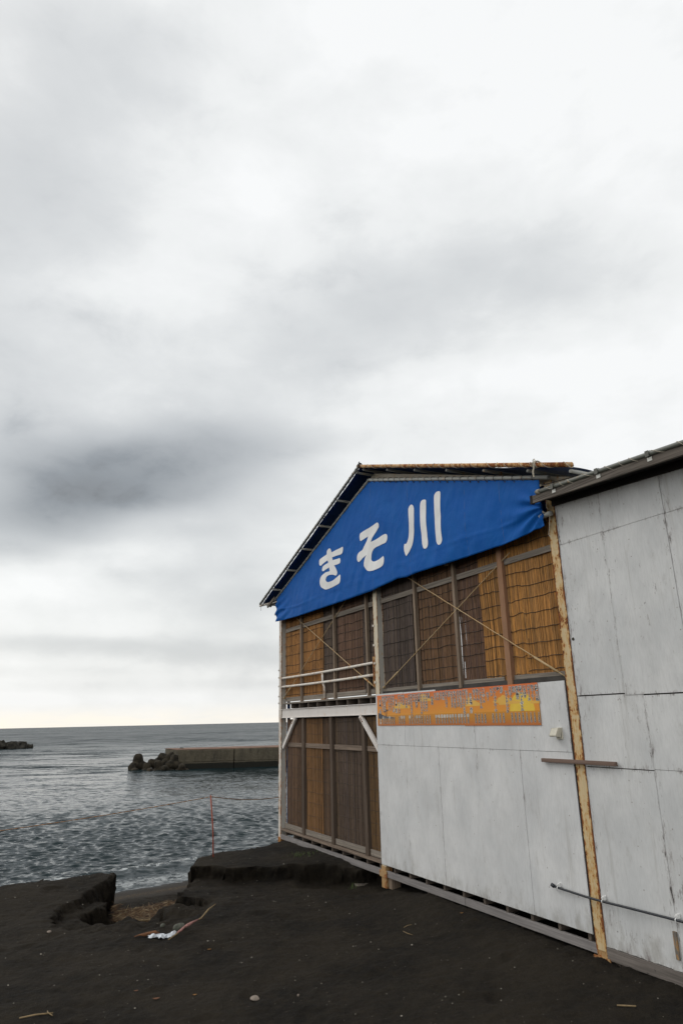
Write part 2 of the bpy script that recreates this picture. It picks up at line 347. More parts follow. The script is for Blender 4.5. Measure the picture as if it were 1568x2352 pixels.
def reedm():
    m, t_, b = mat('reed', 0.62, 0.3); v = local(t_)
    a = attr(t_, 'reed'); bl = t_.noise(scaled(t_, v, (0.8, 1, 1.1)), 1.0, 4, 0.6, 0.5); st = t_.noise(scaled(t_, v, (120, 20, 5)), 1.0, 4, 0.7)
    c = t_.mix(t_.ramp(bl, 0.35, 0.7, 0, 0.45), a.outputs['Color'], t_.mix(0.5, a.outputs['Color'], (0.05, 0.035, 0.025)))
    c = t_.mix(t_.ramp(st, 0.45, 0.7, 0, 0.7), c, (0.03, 0.02, 0.012))
    t_.put(b.inputs['Base Color'], c); return m
REED = reedm()

# ------------------------------------------------------------------ ground (dark volcanic sand), one sheet
def smst(x, a, b):
    t_ = np.clip((x-a)/(b-a), 0, 1); return t_*t_*(3-2*t_)
def axis_pts(lo, a, b, hi, step, g=1.18):
    mid = list(np.arange(a, b+1e-6, step)); L_ = []; x, s_ = a, step
    while x > lo: s_ *= g; x -= s_; L_.append(x)
    R_ = []; x, s_ = mid[-1], step
    while x < hi: s_ *= g; x += s_; R_.append(x)
    return np.array(L_[::-1]+mid+R_)
X = axis_pts(-400, -7.2, 4.2, 400, 0.028, 1.12); Y = axis_pts(-400, 6.6, 17.0, 20, 0.028, 1.12)
def vnoise(x, y, sc_, seed, oct_=4, gain=0.5):
    """value noise on numpy arrays"""
    r = np.random.RandomState(seed); T = r.rand(256, 256); o_ = 0; amp = 1; tot = 0
    for k in range(oct_):
        xx = x*sc_+17.3*k; yy = y*sc_+9.1*k; xi = np.floor(xx).astype(int); yi = np.floor(yy).astype(int)
        fx = xx-xi; fy = yy-yi; fx = fx*fx*fx*(fx*(fx*6-15)+10); fy = fy*fy*fy*(fy*(fy*6-15)+10)
        g = lambda i, j: T[(xi+i) % 256, (yi+j) % 256]
        o_ = o_+amp*((g(0, 0)*(1-fx)+g(1, 0)*fx)*(1-fy)+(g(0, 1)*(1-fx)+g(1, 1)*fx)*fy); tot += amp; amp *= gain; sc_ *= 2.03
    return o_/tot-0.5
def poly_sd(x, y, pts):
    """signed distance, negative inside"""
    d = np.full(x.shape, 1e9); ins = np.zeros(x.shape, bool); N = len(pts)
    for i in range(N):
        ax, ay = pts[i]; bx, by = pts[(i+1) % N]; ex, ey = bx-ax, by-ay
        t_ = np.clip(((x-ax)*ex+(y-ay)*ey)/(ex*ex+ey*ey), 0, 1); d = np.minimum(d, (x-ax-ex*t_)**2+(y-ay-ey*t_)**2)
        c_ = ((ay > y) != (by > y)) & (x < (bx-ax)*(y-ay)/((by-ay) if abs(by-ay) > 1e-9 else 1e-9)+ax); ins ^= c_
    d = np.sqrt(d); return np.where(ins, -d, d)
GUL = [(-4.12, 14.6), (-4.16, 13.2), (-4.14, 12.65), (-4.24, 12.3), (-4.20, 11.9), (-4.36, 11.5), (-4.26, 10.9), (-4.02, 10.45), (-3.6, 10.2), (-3.1, 10.0), (-2.6, 9.95), (-2.25, 10.4),
       (-2.02, 11.0), (-2.12, 11.75), (-2.30, 12.02), (-2.74, 12.12), (-2.80, 13.3), (-2.93, 14.0), (-3.0, 14.8)]
DEEP = [(-4.12, 14.6), (-4.13, 13.2), (-4.06, 12.75), (-3.93, 12.3), (-3.74, 11.78), (-4.0, 11.68), (-4.04, 11.35), (-3.86, 11.12), (-3.5, 11.0), (-3.2, 11.25), (-2.98, 10.9), (-2.78, 10.85), (-2.62, 11.1),
        (-2.80, 11.5), (-2.62, 11.9), (-2.36, 11.86), (-2.32, 12.04), (-2.74, 12.14), (-2.80, 13.3), (-2.93, 14.0), (-3.0, 14.8)]
rp = random.Random(77)
PRINTS = [(rp.uniform(-5, 3.5), rp.uniform(6.8, 12.6), rp.uniform(0, 3.14), rp.uniform(.008, .028)) for _ in range(150)]
def ground(x, y):
    tt = -0.6*x+0.8*y; aa = 0.8*x+0.6*y
    n1 = vnoise(x, y, 0.45, 1, 4); n2 = vnoise(x, y, 1.7, 2, 4); n3 = vnoise(x, y, 7, 3, 4, 0.6); n4 = vnoise(x+.3*n2, y+.3*n1, 3.2, 4, 3)
    h = -2.6+n1*0.10+n2*0.045+n3*0.03
    h = h+0.06*smst(x, 0, 3)*smst(y, 14, 9)
    # plateau on the left rises a little to the ridge
    h = h+0.12*smst(tt, 11.5, 13.2)*smst(x, -3.4, -4.1)
    # sand dips to the foot of the right scarp, then a scarp up to the berm
    yb = 13.38+0.30*vnoise(x, x*0, 1.3, 9, 4, .6)+0.16*vnoise(x, y*.3, 6, 19, 3, .6)+0.30*smst(x, -1.9, -2.75)-0.25*smst(x, -0.6, 0.6)
    q = y-yb; side = smst(x, -2.96, -2.84)*smst(x, 1.0, 0.3)
    h = h-0.075*smst(q, -2.2, -0.2)*side*smst(q, 0.3, 0)
    berm = -2.45+0.05*smst(x, -1.5, 0)+n1*0.08+n2*0.05+n3*0.02
    h = h*(1-smst(q, 0.0, 0.10)*side)+berm*smst(q, 0.0, 0.10)*side
    # slumps and hollows on the scarp near the hut
    for cx, cy, rx, ry, dz in ((-0.45, 13.2, .55, .22, -.16), (-1.0, 13.35, .25, .25, .06), (0.25, 12.75, .5, .3, -.10), (-2.1, 13.3, .5, .12, -.05)):
        h = h+dz*np.exp(-((x-cx)/rx)**2-((y-cy)/ry)**2)
    # washed-out gully through the ridge
    d = poly_sd(x, y, GUL)+0.10*n4+0.14*n3
    wall = 0.07+0.45*smst(y, 10.9, 10.2)*smst(x, -4.2, -3.6)+0.30*smst(x, -2.9, -2.4)*smst(y, 11.9, 11.3)
    fl1 = -2.70+n2*0.10+n3*0.09-0.05*smst(y, 11.6, 12.4)
    for cx, cy, r_, dz in ((-4.0, 12.15, .22, .07), (-3.9, 11.85, .15, .05), (-2.55, 11.45, .26, .10), (-2.45, 10.9, .2, .05)):
        fl1 = fl1+dz*np.exp(-(((x-cx)**2+(y-cy)**2)/r_**2)**1.5)
    k = smst(d, 0.03, -wall); h = h*(1-k)+fl1*k
    d2 = poly_sd(x, y, DEEP)+0.10*n4+0.16*n3
    fl2 = -2.90-0.24*smst(y, 11.6, 12.7)+n2*0.08+n3*0.07
    fl2 = fl2-0.16*np.exp(-((x+3.72)/.34)**2-((y-11.42)/.26)**2)
    for cx, cy, r_, dz in ((-2.95, 12.35, .22, .26), (-2.75, 11.8, .16, .14), (-3.15, 11.3, .16, .06), (-3.35, 12.3, .10, .04), (-3.0, 11.9, .12, .08)):
        fl2 = fl2+dz*np.exp(-(((x-cx)**2+(y-cy)**2)/r_**2)**1.5)
    wall2 = 0.06+0.35*smst(y, 11.35, 10.95)*smst(x, -3.8, -3.4)
    k = smst(d2, 0.02, -wall2); h = h*(1-k)+np.minimum(h, fl2)*k
    d = d2
    # seaward edge: drop to the beach, beach slopes under the sea
    te = 13.32+0.95*smst(x, -2.2, -0.6)+0.12*n2+0.05*n3
    beach = -3.12-0.70*smst(tt, 13.4, 18.4)-0.10*np.clip(tt-18, 0, 400)**0.9*0.9+n2*0.03+n3*0.008
    e = smst(tt, te, te+0.14); h = h*(1-e)+np.minimum(h, beach)*e
    wn = x*n.x+y*n.y; sn = x*u.x+y*u.y
    kb = smst(wn, 5.2, 6.15)*smst(sn, 10.3, 9.3)*smst(wn, 9, 7); h = h*(1-kb)+(-2.475+n3*.05+n2*.03)*kb
    # fine grain lumps
    h = h+0.012*vnoise(x, y, 22, 5, 3, .6)
    for cx, cy, a, b_ in PRINTS:
        m_ = (np.abs(x-cx) < .5) & (np.abs(y-cy) < .5)
        if m_.any():
            dx, dy = x[m_]-cx, y[m_]-cy; q_ = (dx*math.cos(a)+dy*math.sin(a))**2/.030+(dy*math.cos(a)-dx*math.sin(a))**2/.009
            h[m_] += b_*(-np.exp(-q_)+.35*np.exp(-(q_-1.6)**2*1.5))
    far = smst(np.hypot(x, y-11), 30, 160); h = h*(1-far)+(-2.6+0*h)*far*(tt < 13)+h*far*(tt >= 13)
    return h, d, q, side
XX, YY = np.meshgrid(X, Y); H, D_, Q_, SD_ = ground(XX, YY)
# undercut lips: faces of the scarps lean back under their rims
hf = np.clip((H+2.78)/0.30, 0, 1)
sh = 0.30*np.exp(-((Q_-0.03)/0.09)**2)*SD_*(1-hf)*(0.4+1.2*np.clip(vnoise(XX, YY*0, 2.2, 21, 3)+.5, 0, 1))
dh = np.clip((H+3.1)/0.5, 0, 1)
gl = 0.26*np.exp(-((D_+0.08)/0.09)**2)*(1-dh)*smst(XX, -3.2, -3.9)*smst(YY, 11.9, 12.3)
gf = 0.24*np.exp(-((D_+0.06)/0.09)**2)*(1-dh)*smst(YY, 11.3, 11.6)*smst(YY, 12.05, 11.8)*smst(XX, -4.3, -4.0)*smst(XX, -3.55, -3.75)
gf = gf+0.18*np.exp(-((D_+0.06)/0.09)**2)*(1-dh)*smst(YY, 11.75, 11.95)*smst(YY, 12.4, 12.2)*smst(XX, -2.8, -2.65)
gy_, gx_ = np.gradient(H); slope = np.hypot(gy_/np.gradient(Y)[:, None], gx_/np.gradient(X)[None, :]); steep = smst(slope, 0.5, 2.0)*(np.abs(XX) < 8)*(YY > 8)*(YY < 16)
j1 = vnoise(XX+H*1.7, YY+H*2.3, 5.5, 41, 4, .6); j2 = vnoise(XX-H*2.1, YY+H*1.3, 5.5, 42, 4, .6)
XXs = XX-gl+steep*j1*.16; YYs = YY+sh+gf+steep*j2*.16; H = H+steep*vnoise(XX, YY, 13, 43, 3, .6)*.07
ny, nx = XX.shape
V = np.stack([XXs, YYs, H+EYE], -1).reshape(-1, 3)
I = np.arange(ny*nx).reshape(ny, nx); Fq = np.stack([I[:-1, :-1], I[:-1, 1:], I[1:, 1:], I[1:, :-1]], -1).reshape(-1, 4)
def np_mesh(name, V, Fq, mats, smooth=True, kind='structure', parent=None, matidx=None):
    me = bpy.data.meshes.new(name); me.vertices.add(len(V)); me.vertices.foreach_set('co', V.astype(np.float32).ravel())
    k = Fq.shape[1]; me.loops.add(Fq.size); me.loops.foreach_set('vertex_index', Fq.astype(np.int32).ravel())
    me.polygons.add(len(Fq)); me.polygons.foreach_set('loop_start', np.arange(0, Fq.size, k, dtype=np.int32))
    me.update(calc_edges=True)
    if smooth: me.polygons.foreach_set('use_smooth', np.ones(len(Fq), bool))
    for m_ in (mats if isinstance(mats, list) else [mats]): me.materials.append(m_)
    if matidx is not None: me.polygons.foreach_set('material_index', matidx)
    me.validate(); o = bpy.data.objects.new(name, me); C.objects.link(o)
    if kind: o['kind'] = kind
    return o
m, t_, b = mat('dark_volcanic_sand', 0.95, 0.15); v = wpos(t_)
g1 = t_.noise(v, 0.9, 6, 0.6); g2 = t_.noise(v, 9, 6, 0.7); g3 = t_.noise(v, 90, 3, 0.7); g4 = t_.noise(v, 260, 2, 0.6)
c = t_.mix(t_.ramp(g1, 0.35, 0.68), (0.0225, 0.0180, 0.0125), (0.0085, 0.0071, 0.0055))
c = t_.mix(t_.ramp(g2, 0.4, 0.75, 0, .55), c, (0.030, 0.0235, 0.0145))
c = t_.mix(t_.ramp(g3, 0.58, 0.75, 0, .6), c, (0.045, 0.036, 0.026))
c = t_.mix(t_.ramp(g4, 0.68, 0.72, 0, .9), c, (0.14, 0.12, 0.09))
vo = t_.vor(v, 16, 'F1'); vc = t_.vor(v, 16, 'F1', 'Color'); sv_ = t_.new('ShaderNodeSeparateColor'); t_.put(sv_.inputs[0], vc)
pk = t_.math('MULTIPLY', t_.ramp(vo, 0.10, 0.06), t_.math('GREATER_THAN', sv_.outputs[0], 0.93))
c = t_.mix(pk, c, (0.16, 0.13, 0.10))
spz = t_.new('ShaderNodeSeparateXYZ'); t_.put(spz.inputs[0], v)
tt_ = t_.math('ADD', t_.math('MULTIPLY', spz.outputs[0], -0.6), t_.math('MULTIPLY', spz.outputs[1], 0.8))
tn = t_.math('ADD', tt_, t_.math('MULTIPLY', t_.math('SUBTRACT', g1, .5), 1.2))
wet = t_.ramp(tn, 17.0, 18.2)
drift = t_.math('MULTIPLY', t_.ramp(t_.math('ABSOLUTE', t_.math('SUBTRACT', tn, 15.0)), 0.7, 0.1), t_.ramp(t_.noise(v, 28, 4, .7), .52, .62, 0, .85))
low = t_.ramp(tt_, 13.6, 14.2)
c = t_.mix(low, c, t_.mix(g2, (0.036, 0.031, 0.026), (0.046, 0.040, 0.033)))
c = t_.mix(t_.math('MULTIPLY', drift, low), c, (0.20, 0.13, 0.06))
c = t_.mix(wet, c, (0.026, 0.024, 0.022))
t_.put(b.inputs['Base Color'], c); t_.put(b.inputs['Roughness'], t_.math('SUBTRACT', 0.95, t_.math('MULTIPLY', wet, 0.4)))
hb = t_.math('ADD', t_.math('MULTIPLY', g2, 1.0), t_.math('MULTIPLY', g3, 0.35))
t_.put(b.inputs['Normal'], t_.bump(hb, 1.0, 0.05)); SAND = m
np_mesh('sand', V, Fq, SAND)
def gh(x, y):
    h, _, _, _ = ground(np.array([[float(x)]]), np.array([[float(y)]])); return float(h[0, 0])+EYE

# ------------------------------------------------------------------ sea
SEA = -3.8
r_ = np.random.RandomState(5)
NW = 190; lam = np.exp(r_.uniform(np.log(0.13), np.log(0.55), NW)); lam[:16] *= 2.0; ang = r_.normal(0, 0.5, NW)+math.atan2(-0.92, 0.4)  # towards the shore
amp = 0.0056*lam**0.95*np.where(lam > 0.6, 0.5, 1.0); ph = r_.uniform(0, 6.28, NW)
az = np.radians(np.linspace(-62, 62, 1500)); inv = np.linspace(1/11.5, 1/9000., 900); rad = 1/inv
AZ, RD = np.meshgrid(az, rad); sx = RD*np.sin(AZ); sy = RD*np.cos(AZ); hz_ = np.zeros_like(sx); ox = np.zeros_like(sx); oy = np.zeros_like(sx)
dr = np.gradient(rad)[:, None]*1.0; gust = 0.75+0.8*(vnoise(sx, sy, 0.03, 31, 3)+0.25)
for k in range(NW):
    kk = 2*math.pi/lam[k]; cx, cy = math.cos(ang[k]), math.sin(ang[k]); a_ = amp[k]*smst(lam[k]/np.abs(dr), 2.2, 5)
    p_ = kk*(cx*sx+cy*sy)+ph[k]; hz_ += a_*np.sin(p_); ox += a_*cx*np.cos(p_)*0.5; oy += a_*cy*np.cos(p_)*0.5
tts = -0.6*sx+0.8*sy; calm = 0.35+0.65*smst(tts, 18, 24)
# one small breaker at the shore
aas = 0.8*sx+0.6*sy
br = 0.13*np.exp(-((tts-19.9-0.25*vnoise(aas, aas*0, .4, 7, 3))/0.45)**2)
hz_ = hz_*gust*calm+br
V = np.stack([sx+ox*gust*calm, sy+oy*gust*calm, hz_+SEA+EYE], -1).reshape(-1, 3); ny, nx = sx.shape
I = np.arange(ny*nx).reshape(ny, nx); Fq = np.stack([I[:-1, 1:], I[:-1, :-1], I[1:, :-1], I[1:, 1:]], -1).reshape(-1, 4)
m, t_, b = mat('sea_water', 0.12, 0.42); v = wpos(t_); b.inputs['IOR'].default_value = 1.333
rot = t_.new('ShaderNodeMapping'); rot.inputs['Rotation'].default_value = (0, 0, R(-12)); rot.inputs['Scale'].default_value = (0.42, 1, 1); t_.put(rot.inputs['Vector'], v)
b1 = t_.noise(rot.outputs[0], 3.0, 6, 0.62, 0.3); b2 = t_.noise(rot.outputs[0], 0.55, 5, 0.6, 0.4); b3 = t_.noise(rot.outputs[0], 0.05, 6, 0.62)
t_.put(b.inputs['Base Color'], t_.mix(b3, (0.004, 0.012, 0.015), (0.008, 0.020, 0.023)))
nb = None
gN = t_.new('ShaderNodeNewGeometry').outputs['Normal']; accv = gN
farr = t_.ramp(t_.vmath('LENGTH', v), 18, 90, 0.15, 2.2)
gm = t_.ramp(t_.noise(v, 0.03, 4, 0.6), 0.3, 0.7, 0.65, 1.25)
for sc2, am_, det in ((7.0, 0.52, 3), (3.4, 0.55, 3), (1.6, 0.20, 3), (0.45, 0.34, 3), (0.14, 0.24, 4), (0.035, 0.16, 5)):
    cN = t_.scalev(t_.vmath('SUBTRACT', t_.noise(t_.vmath('MULTIPLY', rot.outputs[0], (1, 1, 1)), sc2, det, 0.62, 0.3, 'Color'), (0.5, 0.5, 0.5)), am_*1.6)
    kk_ = gm if sc2 > .5 else t_.math('MULTIPLY', gm, farr)
    accv = t_.vmath('ADD', accv, t_.scalev(t_.vmath('MULTIPLY', cN, (0.7, 1.2, 0)), kk_))
nb = t_.vmath('NORMALIZE', accv, None)
sz_ = t_.new('ShaderNodeSeparateXYZ'); t_.put(sz_.inputs[0], v)
tt_ = t_.math('ADD', t_.math('MULTIPLY', sz_.outputs[0], -0.6), t_.math('MULTIPLY', sz_.outputs[1], 0.8))
fn = t_.noise(scaled(t_, v, (1, 1, 1)), 5.0, 7, 0.7, 0.8); fn2 = t_.noise(v, 0.8, 4, 0.6, .5)
band = t_.ramp(t_.math('ABSOLUTE', t_.math('SUBTRACT', t_.math('ADD', tt_, t_.math('MULTIPLY', fn2, 0.9)), 18.95)), 0.55, 0.1)
band2 = t_.ramp(t_.math('ABSOLUTE', t_.math('SUBTRACT', t_.math('ADD', tt_, t_.math('MULTIPLY', fn2, 0.7)), 20.2)), 0.16, 0.03)
foam = t_.math('MAXIMUM', t_.math('MULTIPLY', band, t_.ramp(fn, .42, .62, 0, .55)), t_.math('MULTIPLY', band2, t_.ramp(fn, .5, .6, 0, .75)))
t_.put(b.inputs['Base Color'], t_.mix(foam, t_.mix(b3, (0.004, 0.012, 0.015), (0.008, 0.020, 0.023)), (0.55, 0.57, 0.57)))
ln_ = t_.vmath('LENGTH', v)
t_.put(b.inputs['Specular IOR Level'], t_.ramp(ln_, 14, 85, 0.33, 0.09)); t_.put(b.inputs['Roughness'], t_.math('ADD', t_.ramp(ln_, 15, 200, 0.12, 0.30), t_.math('MULTIPLY', foam, .5))); t_.put(b.inputs['Normal'], nb)
WATER = m
np_mesh('sea', V, Fq, WATER)

# ------------------------------------------------------------------ the gabled hut
W0 = 6.2                                                       # plane of the plywood cladding
HUT = thing('beach_hut', P(10.8, 10, -2.6), 'two-storey gabled beach hut with reed screens, white plywood and a blue roof', 'beach hut')
hut = lambda mb, name, mats, **k: mb.build(name, mats, HUT, **k)

def h_post(s0, s1, zb, zt, mf, mw, w0=W0+0.004, dep=0.125, web=True):
    """steel H column: front flange, back flange, web; 'edge' attribute marks the flange edges where rust sits"""
    mb = MB(); ed = []
    th = 0.009; rows = max(2, int((zt-zb)/0.08)); cols = [s0, s0+0.012, s0+0.03, (s0+s1)/2, s1-0.03, s1-0.012, s1]; ev = [1, .6, 0, 0, 0, .6, 1]
    for (wa, wb) in ((w0, w0+th), (w0+dep-th, w0+dep)):
        for face, ww in ((0, wa), (1, wb)):
            i0 = len(mb.v)
            for r in range(rows+1):
                z = zb+(zt-zb)*r/rows
                for c_, e_ in zip(cols, ev): mb.v.append(P(c_, ww, z)); ed.append(e_)
            for r in range(rows):
                for c_ in range(6):
                    a = i0+r*7+c_; f = (a, a+1, a+8, a+7); mb.f.append(f if face == 0 else f[::-1]); mb.m.append(0)
        for ss in (s0, s1):
            i0 = len(mb.v); mb.quad(P(ss, wa, zb), P(ss, wb, zb), P(ss, wb, zt), P(ss, wa, zt), 0); ed += [1]*4
        mb.quad(P(s0, wa, zt), P(s1, wa, zt), P(s1, wb, zt), P(s0, wb, zt), 0); ed += [1]*4
    if web:
        k = len(mb.v); c_ = s0+0.012; mb.box(c_, c_+0.006, w0+th, w0+dep-th, zb, zt, 1); ed += [0]*(len(mb.v)-k)
        k = len(mb.v); c_ = s1-0.012; mb.box(c_-0.006, c_, w0+th, w0+dep-th, zb, zt, 1); ed += [0]*(len(mb.v)-k)
    return mb, {'edge': ('FLOAT', ed)}
mb, at = h_post(15.275, 15.415, -2.85, 2.9, S_left, S_web); lp = hut(mb, 'post', [S_left, S_web], attrs=at); lp['label'] = 'rust-spotted white corner post'
mb, at = h_post(10.715, 10.855, -2.30, 4.1, S_mid, S_web); hut(mb, 'post', [S_mid, S_web], attrs=at)
mb, at = h_post(6.118, 6.258, -2.40, 2.9, S_right, S_web, W0-0.012); rp = hut(mb, 'post', [S_right, S_web], attrs=at); rp['label'] = 'yellowed, rust-streaked cream post'
for s_, z1, z0 in ((10.785, -2.30, -2.62), (6.188, -2.40, -2.60)):
    mb = MB(); mb.box(s_-.07, s_+.07, W0-.008, W0+.12, z0, z1); mb.box(s_-.115, s_+.115, W0-.02, W0-.008, z1-.16, z1-.06); hut(mb, 'post_foot', S_base, bevel=.003)
mb = MB(); mb.box(15.27, 15.42, W0-.002, W0+.132, -2.95, -2.42); hut(mb, 'post_foot', steel('deep_rusted_foot', (0.25, .12, .06), 1.2, False, .2, .9))
for s_ in (15.345, 10.785, 6.188):                             # rear frame
    for w_ in (9.6, 13.0): hut(MB().box(s_-.06, s_+.06, w_, w_+.12, -3.3, 2.85), 'post', S_web)
# small lugs on the posts
for s_, zs in ((15.42, (.98, .78, .40, 1.15, .55)), (10.86, (1.62, 1.27, .95, .62))):
    for z in zs: hut(MB().box(s_-.03, s_+.012, W0-.012, W0+.002, z, z+.035), 'lug', S_left)

# reed screens: every reed a slim three-sided prism
def reeds(s0, s1, z0, z1, w_, col, var=0.35, slit=None, wires=10, wave=0.012, lean=0.0, seed=1, label=None, light=None):
    rr = random.Random(seed); mb = MB(); cc = []; N = int((s1-s0)/0.0085); edge0 = rr.random()*9
    for i in range(N):
        s_ = s0+(i+.5)*0.0085; skip = False
        if slit:
            for (a, b_, pr) in slit:
                if a < s_ < b_ and rr.random() < pr: skip = True
        hw = 0.0052*rr.uniform(.75, 1.25); a = rr.gauss(0, .004)+lean*0; l2 = rr.gauss(0, .004)
        zt = z1+rr.uniform(-.012, .012); zb = z0+rr.uniform(-.015, .012); dw_ = rr.uniform(-.003, .003)
        k = max(.25, 1+rr.gauss(0, var)*.8); hue = rr.gauss(0, .12)
        if rr.random() < .05: k *= .3
        c0 = (col[0]*k*(1+hue*.25), col[1]*k, col[2]*k*(1-hue), 1)
        segs = [(zb, 0), (zb*.65+zt*.35, a), (zb*.35+zt*.65, -a+l2), (zt, l2)]
        if skip:
            zc = rr.uniform(zb, zt); dz = rr.uniform(.1, .35); pieces = [[(zb, 0), (max(zb+.02, zc-dz), a)], [(min(zt-.02, zc+dz), a), (zt, l2)]]
        else: pieces = [segs]
        for pc in pieces:
            if not skip:
                i0 = len(mb.v); sb_ = s_+.00425
                for (z, ds) in pc:
                    wv = w_+.007+wave*(math.sin(s_*9+edge0)+.7*math.sin(z*5+s_*3+edge0))*.6; sl = sb_+ds*.3+lean*(z-z0)
                    mb.v += [P(sl+.0068, wv+.001, z), P(sl, wv-.0025, z), P(sl-.0068, wv+.001, z)]; cc += [(c0[0]*.6, c0[1]*.6, c0[2]*.6, 1)]*3
                for j in range(len(pc)-1):
                    q = i0+j*3
                    for e in (0, 1): mb.f.append((q+e, q+e+1, q+e+4, q+e+3)); mb.m.append(0)
            i0 = len(mb.v)
            for (z, ds) in pc:
                wv = w_+wave*(math.sin(s_*9+edge0)+.7*math.sin(z*5+s_*3+edge0))*.6+dw_; sl = s_+ds+lean*(z-z0)
                mb.v += [P(sl+hw, wv+.002, z), P(sl, wv-.0045, z), P(sl-hw, wv+.002, z)]; cc += [c0]*3
            for j in range(len(pc)-1):
                q = i0+j*3
                for e in (0, 1): mb.f.append((q+e, q+e+1, q+e+4, q+e+3)); mb.m.append(0)
                mb.f.append((q+2, q, q+3, q+5)); mb.m.append(0)
    o = mb.build('reed_screen', REED, HUT, attrs={'reed': ('FLOAT_COLOR', cc)})
    if label: o['label'] = label
    wb = MB(); nz = wires
    for j in range(nz):
        z = z0+(z1-z0)*(j+.6)/nz; off = rr.uniform(-.02, .02); pts = []
        K = max(6, int((s1-s0)/.07)); ph_ = rr.random()*6; am = rr.uniform(.003, .010)
        for q in range(K+1):
            s_ = s0+(s1-s0)*q/K; zz = z+off+am*math.sin(s_*rr.uniform(8.5, 9.5)+ph_)+rr.uniform(-.004, .004)
            pts.append(P(s_+lean*(zz-z0), w_-.010+wave*(math.sin(s_*9+edge0)+.7*math.sin(zz*5+s_*3+edge0))*.6, zz))
        wb = MB().tube(pts, 0.0042 if light is None else .0022, 4, cap=False)
        wo = wb.build('binding_wire', WIRE if light is None else light, o.parent)
        wo.parent = o; wo.location = wo.location-o.location
    return o
GOLD = (0.50, 0.255, 0.075); ORNG = (0.40, 0.195, 0.06); GRY = (0.145, 0.105, 0.080); BRN = (0.20, 0.112, 0.058); DGR = (0.115, 0.085, 0.068); RED = (0.185, 0.105, 0.066)
WR = 6.31
TOP = 2.45
# upper left bay
reeds(13.20, 15.26, .47, TOP, WR, ORNG, .4, wires=9, seed=1, label='orange reed screen at the seaward corner')
reeds(12.44, 13.30, .47, TOP, WR+.02, GRY, .35, wires=11, seed=2)
reeds(11.44, 12.52, .50, TOP, WR, RED, .35, wires=11, seed=3)
reeds(10.80, 11.52, .47, TOP, WR+.012, DGR, .35, wires=10, seed=4)
# upper right bay
reeds(9.68, 10.76, .47, TOP, WR, DGR, .35, wires=9, wave=.022, seed=5, label='grey weathered reed screen with wavy wires')
reeds(9.44, 9.76, .47, TOP, WR+.03, BRN, .35, wires=9, seed=6)
reeds(8.42, 9.50, .47, TOP, WR, BRN, .35, wires=12, seed=7)
reeds(7.86, 8.43, .42, TOP, WR+.01, RED, .35, wires=12, seed=8, slit=[(8.24, 8.40, .38), (8.08, 8.16, .15)])
reeds(6.98, 7.86, .44, TOP+.05, WR-.012, GOLD, .33, wires=11, seed=9, label='golden reed screen, newest of the row')
reeds(6.20, 6.99, .44, TOP+.05, WR-.004, GOLD, .33, wires=11, seed=10, label='golden reed screen beside the yellowed post')
# lower bay
LW = simple('pale_binding_wire', (0.075, .058, .042), .8, .3, 60)
reeds(14.10, 15.16, -2.2, .05, WR, (.15, .09, .055), .35, wires=10, seed=11, light=LW)
reeds(13.29, 14.12, -2.2, .05, WR, (0.23, .12, .047), .4, wires=10, seed=12, light=LW, slit=[(13.29, 13.33, .4)])
reeds(12.70, 13.32, -2.2, .05, WR+.015, (.14, .085, .05), .35, wires=10, seed=13, light=LW, slit=[(13.0, 13.2, .06), (12.75, 12.8, .2)])
reeds(11.36, 12.74, -2.2, .05, WR, (0.13, .09, .064), .35, wires=12, seed=14, light=LW)
reeds(10.80, 11.40, -2.2, .05, WR, (0.19, .11, .048), .35, wires=12, seed=15, light=LW)

# studs and boards nailed in front of the screens
def stud(s0, s1, z0, z1, m=W_grey_z, w_=6.235, d=.06, lean=0):
    mb = MB(); a = P((s0+s1)/2, w_+d/2, z0); b = P((s0+s1)/2+lean, w_+d/2, z1); mb.bar(a, b, u, abs(s1-s0), d)
    hut(mb, 'stud', m, bevel=.003)
for a in (14.22, 12.57, 11.20): stud(a-.030, a+.030, .42, 2.5)
for a in (9.53, 8.42): stud(a-.030, a+.030, .42, 2.5)
o = stud(7.27, 7.37, .40, 2.6, W_stud_n, d=.07)
for a, l in ((14.13, 0), (12.74, .03), (11.40, .05)): stud(a-.055, a+.055, -2.24, .07, W_stud_d, d=.07, lean=l)
def rail(s0, s1, z0, z1, m=W_grey_s, w_=6.285, d=.018, tilt=0.0):
    hut(MB().bar(P(s0, w_, (z0+z1)/2), P(s1, w_, (z0+z1)/2+tilt), n, d, z1-z0), 'rail_board', m, bevel=.002)
for a, b_ in ((14.265, 15.18), (12.615, 14.175), (11.245, 12.525), (10.86, 11.155)):
    rail(a, b_, 2.02, 2.11)
for a, b_ in ((9.575, 10.71), (8.465, 9.485), (7.375, 8.375), (6.27, 7.265)): rail(a, b_, 2.02, 2.105)
for a, b_ in ((14.265, 15.18), (12.615, 14.175), (11.34, 12.525), (10.86, 11.155)): rail(a, b_, .44, .535)
for a, b_ in ((9.575, 10.71), (8.465, 9.485), (7.47, 8.375), (6.27, 7.265)): rail(a, b_, .43, .52, tilt=.005)
for a, b_ in ((14.19, 15.18), (13.05, 14.07), (12.80, 13.045), (11.47, 12.69), (10.86, 11.36)): rail(a, b_, -.535, -.445, W_ledge)
for a, b_ in ((14.19, 15.18), (12.80, 14.07), (11.52, 12.69), (10.86, 11.33)): rail(a, b_, -2.225, -2.125, W_grey_s, w_=6.275)

